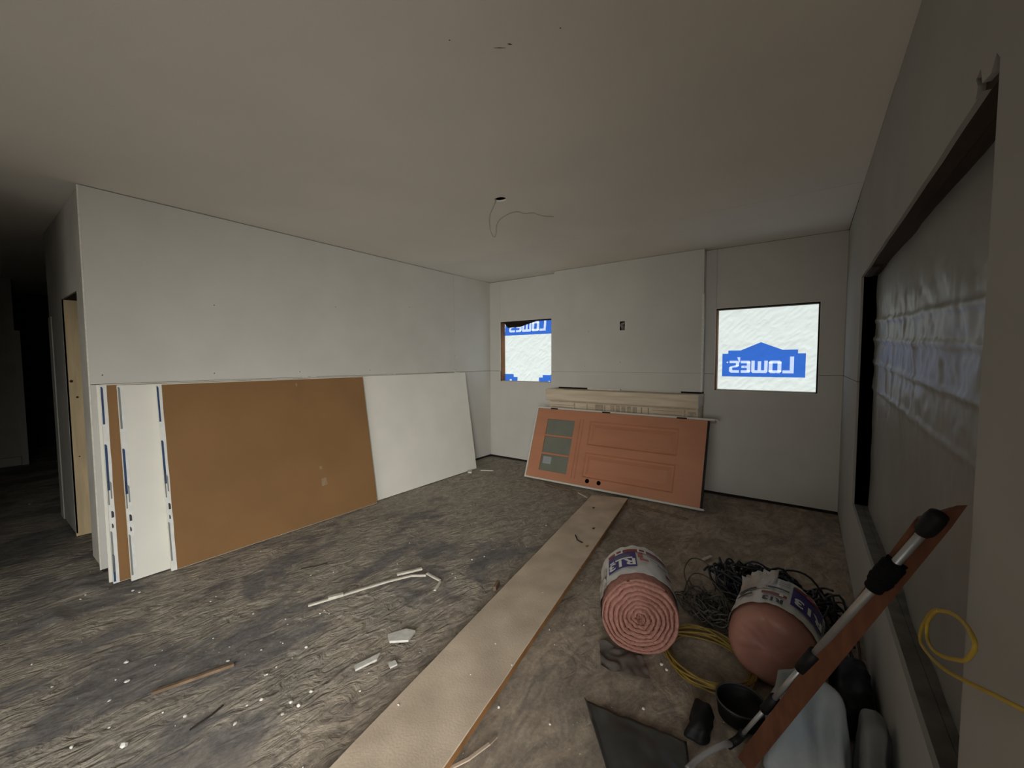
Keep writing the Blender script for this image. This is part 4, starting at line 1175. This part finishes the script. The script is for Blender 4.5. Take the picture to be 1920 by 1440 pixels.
strip3('trim_strip', [(1.613, -3.804, .004), (1.655, -3.70, .006), (1.735, -3.50, .010), (1.80, -3.34, .012), (1.862, -3.20, .008), (1.94, -3.135, .006)], .020, .010, M_vinyl, 'long bent white trim strip lying across the dusty floor', 'trim strip')
strip3('trim_strip', [(1.775, -3.255, .012), (1.83, -3.16, .014), (1.858, -3.10, .014)], .026, .012, M_vinyl, 'short white trim piece beside the bend of the long strip', 'trim strip')
strip3('trim_strip', [(1.935, -3.12, .012), (2.00, -3.125, .010), (2.07, -3.125, .006)], .018, .009, M_vinyl, 'short white trim piece angled right of the long strip', 'trim strip')
strip3('trim_strip', [(2.082, -3.135, .006), (2.105, -3.18, .005), (2.128, -3.23, .004)], .018, .008, M_vinyl, 'smallest white trim piece pointing towards the plank from the strip end', 'trim strip')
strip3('trim_strip', [(1.66, -3.70, .018), (1.70, -3.62, .018)], .030, .012, M_vinyl, 'stubby white trim chip lying on the near end of the long strip', 'trim strip')
strip3('wood_stick', [(1.694, -4.568, .004), (1.745, -4.43, .005), (1.798, -4.276, .004)], .020, .012, M_stick, 'thin brown wooden stick lying alone on the left floor', 'stick')
strip3('dark_splinter', [(2.03, -4.40, .003), (2.05, -4.45, .004), (2.06, -4.53, .003)], .007, .005, M_darkstick, 'small dark bent splinter near the bottom of the picture', 'splinter')
strip3('dark_splinter', [(1.115, -3.60, .003), (1.165, -3.52, .004), (1.195, -3.44, .003)], .007, .005, M_darkstick, 'thin dark splinter left of the long white trim strip', 'splinter')
strip3('wood_peel', [(3.03, -4.05, .004), (3.085, -3.96, .016), (3.112, -3.87, .020), (3.108, -3.82, .008)], .014, .004, mat('pale_peel', (.42, .34, .26), .7), 'pale curved wood peel right of the near end of the plank', 'wood peel')
strip3('floor_lath', [(1.50, -.80, .004), (1.75, -.84, .005), (2.02, -.885, .004)], .022, .009, M_stick, 'thin wooden lath on the floor just in front of the door', 'lath')
strip3('trim_strip', [(1.99, -.88, .006), (2.07, -.925, .006), (2.145, -.975, .006)], .018, .008, M_vinyl, 'white trim piece beside the far left corner of the plank', 'trim strip')
strip3('trim_strip', [(2.62, -.90, .004), (2.9, -.93, .005), (3.2, -.98, .004)], .016, .009, M_stick, 'thin brown lath on the floor right of the far end of plank', 'lath')
strip3('plank_twig', [(2.54, -2.02, PZ + PT + .006), (2.60, -2.10, PZ + PT + .008), (2.655, -2.12, PZ + PT + .007)], .009, .006, M_darkstick, 'dark twig lying across the right half of the plank', 'splinter')
strip3('wood_wedge', [(2.42, -2.92, .003), (2.45, -3.0, .003)], .022, .030, M_stick, 'small grey wood wedge touching the left edge of the plank', 'wedge')
bm = nb(); extr(bm, [(2.245, -3.69, .004), (2.30, -3.72, .004), (2.375, -3.655, .004), (2.345, -3.58, .004), (2.29, -3.60, .004)], (0, 0, .012))
single('drywall_scrap', bm, M_scrap, 'flat triangular drywall scrap on the floor left of the plank', 'drywall scrap')
bm = nb(); extr(bm, [(2.30, -3.93, .004), (2.33, -3.945, .004), (2.355, -3.84, .004), (2.33, -3.80, .004)], (0, 0, .010))
single('drywall_scrap', bm, M_scrap, 'narrow broken drywall sliver nearer than the triangular scrap', 'drywall scrap')
bm = nb(); extr(bm, [(2.42, -3.82, .004), (2.455, -3.835, .004), (2.465, -3.80, .004), (2.435, -3.79, .004)], (0, 0, .009))
single('drywall_scrap', bm, M_scrap, 'small square drywall chip between the sliver and the plank', 'drywall scrap')
bm = nb(); extr(bm, [(.335, -.93, .004), (.40, -.99, .004), (.44, -.96, .004), (.40, -.90, .004)], (0, 0, .020))
single('drywall_scrap', bm, M_scrap, 'drywall scrap at the far end of the leaning white sheet', 'drywall scrap')
bm = nb(); extr(bm, [(.46, -.80, .004), (.60, -.72, .004), (.61, -.70, .004), (.47, -.77, .004)], (0, 0, .012))
single('drywall_scrap', bm, M_scrap, 'long pale drywall sliver on the floor near the far left corner', 'drywall scrap')
bm = nb(); extr(bm, [(3.47, -1.75, .004), (3.49, -1.76, .004), (3.53, -1.66, .004), (3.51, -1.65, .004)], (0, 0, .008))
single('drywall_scrap', bm, M_scrap, 'white drywall sliver on the floor beyond the rolls', 'drywall scrap')

# crumbs: single small chips of gypsum
protos = []
for k in range(5):
    bm = nb(); random.seed(100 + k)
    r = bmesh.ops.create_icosphere(bm, subdivisions=1, radius=1)
    for v in bm.verts:
        v.co *= random.uniform(.75, 1.25); v.co.z = max(v.co.z, -.35) * .7 + .24
    me = bpy.data.meshes.new('drywall_crumb'); bm.to_mesh(me); bm.free(); me.materials.append(M_crumb); protos.append(me)
random.seed(5)
spots = [(237, 1241, 1.5), (238, 1277, 1.3), (98, 1287, 1.0), (234, 1396, 2.2), (427, 1239, 1.1), (347, 1342, 1.2), (205, 1313, .9), (441, 1356, 1.1), (490, 1311, 1.2), (249, 1107, 1.3), (262, 1110, 1.3), (395, 1127, .9), (405, 1118, .8), (475, 1150, 1.0), (500, 1264, .9), (574, 1213, 1.3), (518, 1250, .8), (548, 1233, .7), (530, 1205, .6), (490, 1218, .8), (497, 1265, .7), (583, 1296, 1.2), (160, 1115, 1.0), (151, 1123, .9), (60, 1245, .8), (134, 1400, 1.0), (463, 1322, .8), (205, 1363, .8), (217, 1274, .7), (305, 1335, .7), (540, 1170, .6), (535, 1160, .6), (600, 1150, .8), (608, 1144, .8), (617, 1150, .6), (745, 1057, .8), (885, 1049, 1.1), (908, 1043, .9), (854, 1083, .9), (848, 1075, .7), (768, 1018, .7), (1095, 1172, .7), (1024, 985, 1.1), (1057, 983, .8), (935, 1325, 1.0), (1031, 1357, .8), (960, 1265, .7), (1170, 1205, .9), (1240, 1245, 1.3), (1250, 1255, 1.2), (1206, 1328, 1.1), (1030, 1180, .7), (560, 1322, 1.6), (545, 1316, 1.3), (530, 1338, 1.2), (1040, 1208, .7), (1310, 1018, .7), (1255, 1030, .8), (43, 912, .9), (55, 945, 1.0), (1330, 950, .7), (675, 1295, .8), (690, 1190, .5)]
Cc = Vector((4.0777, -5.0410, 1.5172))
CR = []
for (u, v_, s) in spots:
    d = Rr * ((u - 960) / 764.2133) + Rd * ((v_ - 720) / 764.2133) + Rf
    p = Cc + d * ((.004 - Cc.z) / d.z)
    CR.append((round(p.x, 3), round(p.y, 3), s))
for k in range(45):
    CR.append((random.uniform(.5, 2.9), random.uniform(-4.9, -2.2), random.uniform(.35, .75)))
LM = [(.35, -4.5, 'by the left foot of the leaning sheets'), (.8, -3.6, 'in front of the big brown sheet'), (1.74, -4.42, 'around the brown wooden stick'), (1.2, -4.75, 'in the near left of the picture'),
      (1.75, -3.55, 'beside the long white trim strip'), (2.0, -3.1, 'by the bend of the white trim strip'), (2.3, -3.75, 'around the triangular drywall scrap'), (2.4, -4.4, 'left of the near end of the plank'),
      (1.6, -2.3, 'between the brown sheet and the plank'), (1.5, -1.2, 'in front of the leaning door'), (-1.8, -4.7, 'in the dark hall'), (3.1, -3.7, 'right of the near end of the plank'),
      (3.4, -3.2, 'in front of the spiral-ended roll'), (3.3, -1.6, 'beyond the insulation rolls'), (2.9, -2.6, 'between the plank and the spiral-ended roll')]
for (x, y, s) in CR:
    q = Vector((x, y, 0)) - pn
    on_plank = abs(q.dot(side)) < PW / 2 + .01 and q.dot(axis) > 0 and q.dot(axis) < L_
    if x < .40 and y > -4.4: continue
    z = PZ + PT + .004 if on_plank else .001
    o = bpy.data.objects.new('drywall_crumb', random.choice(protos)); COL.objects.link(o)
    o.location = (x, y, z); o.scale = (.0064 * s * random.uniform(.8, 1.5), .0064 * s, .0056 * s); o.rotation_euler = (0, 0, random.uniform(0, 6.28))
    if on_plank: tag(o, 'tiny white drywall crumb lying on the wooden plank', 'crumb', 'crumbs on the plank'); continue
    where = min(((x - a) ** 2 + (y - b) ** 2, t) for a, b, t in LM)[1]
    tag(o, 'small white drywall crumb on the dusty floor ' + where, 'crumb', 'crumbs ' + where)

for o in bpy.data.objects:
    if '_w' in o: del o['_w']
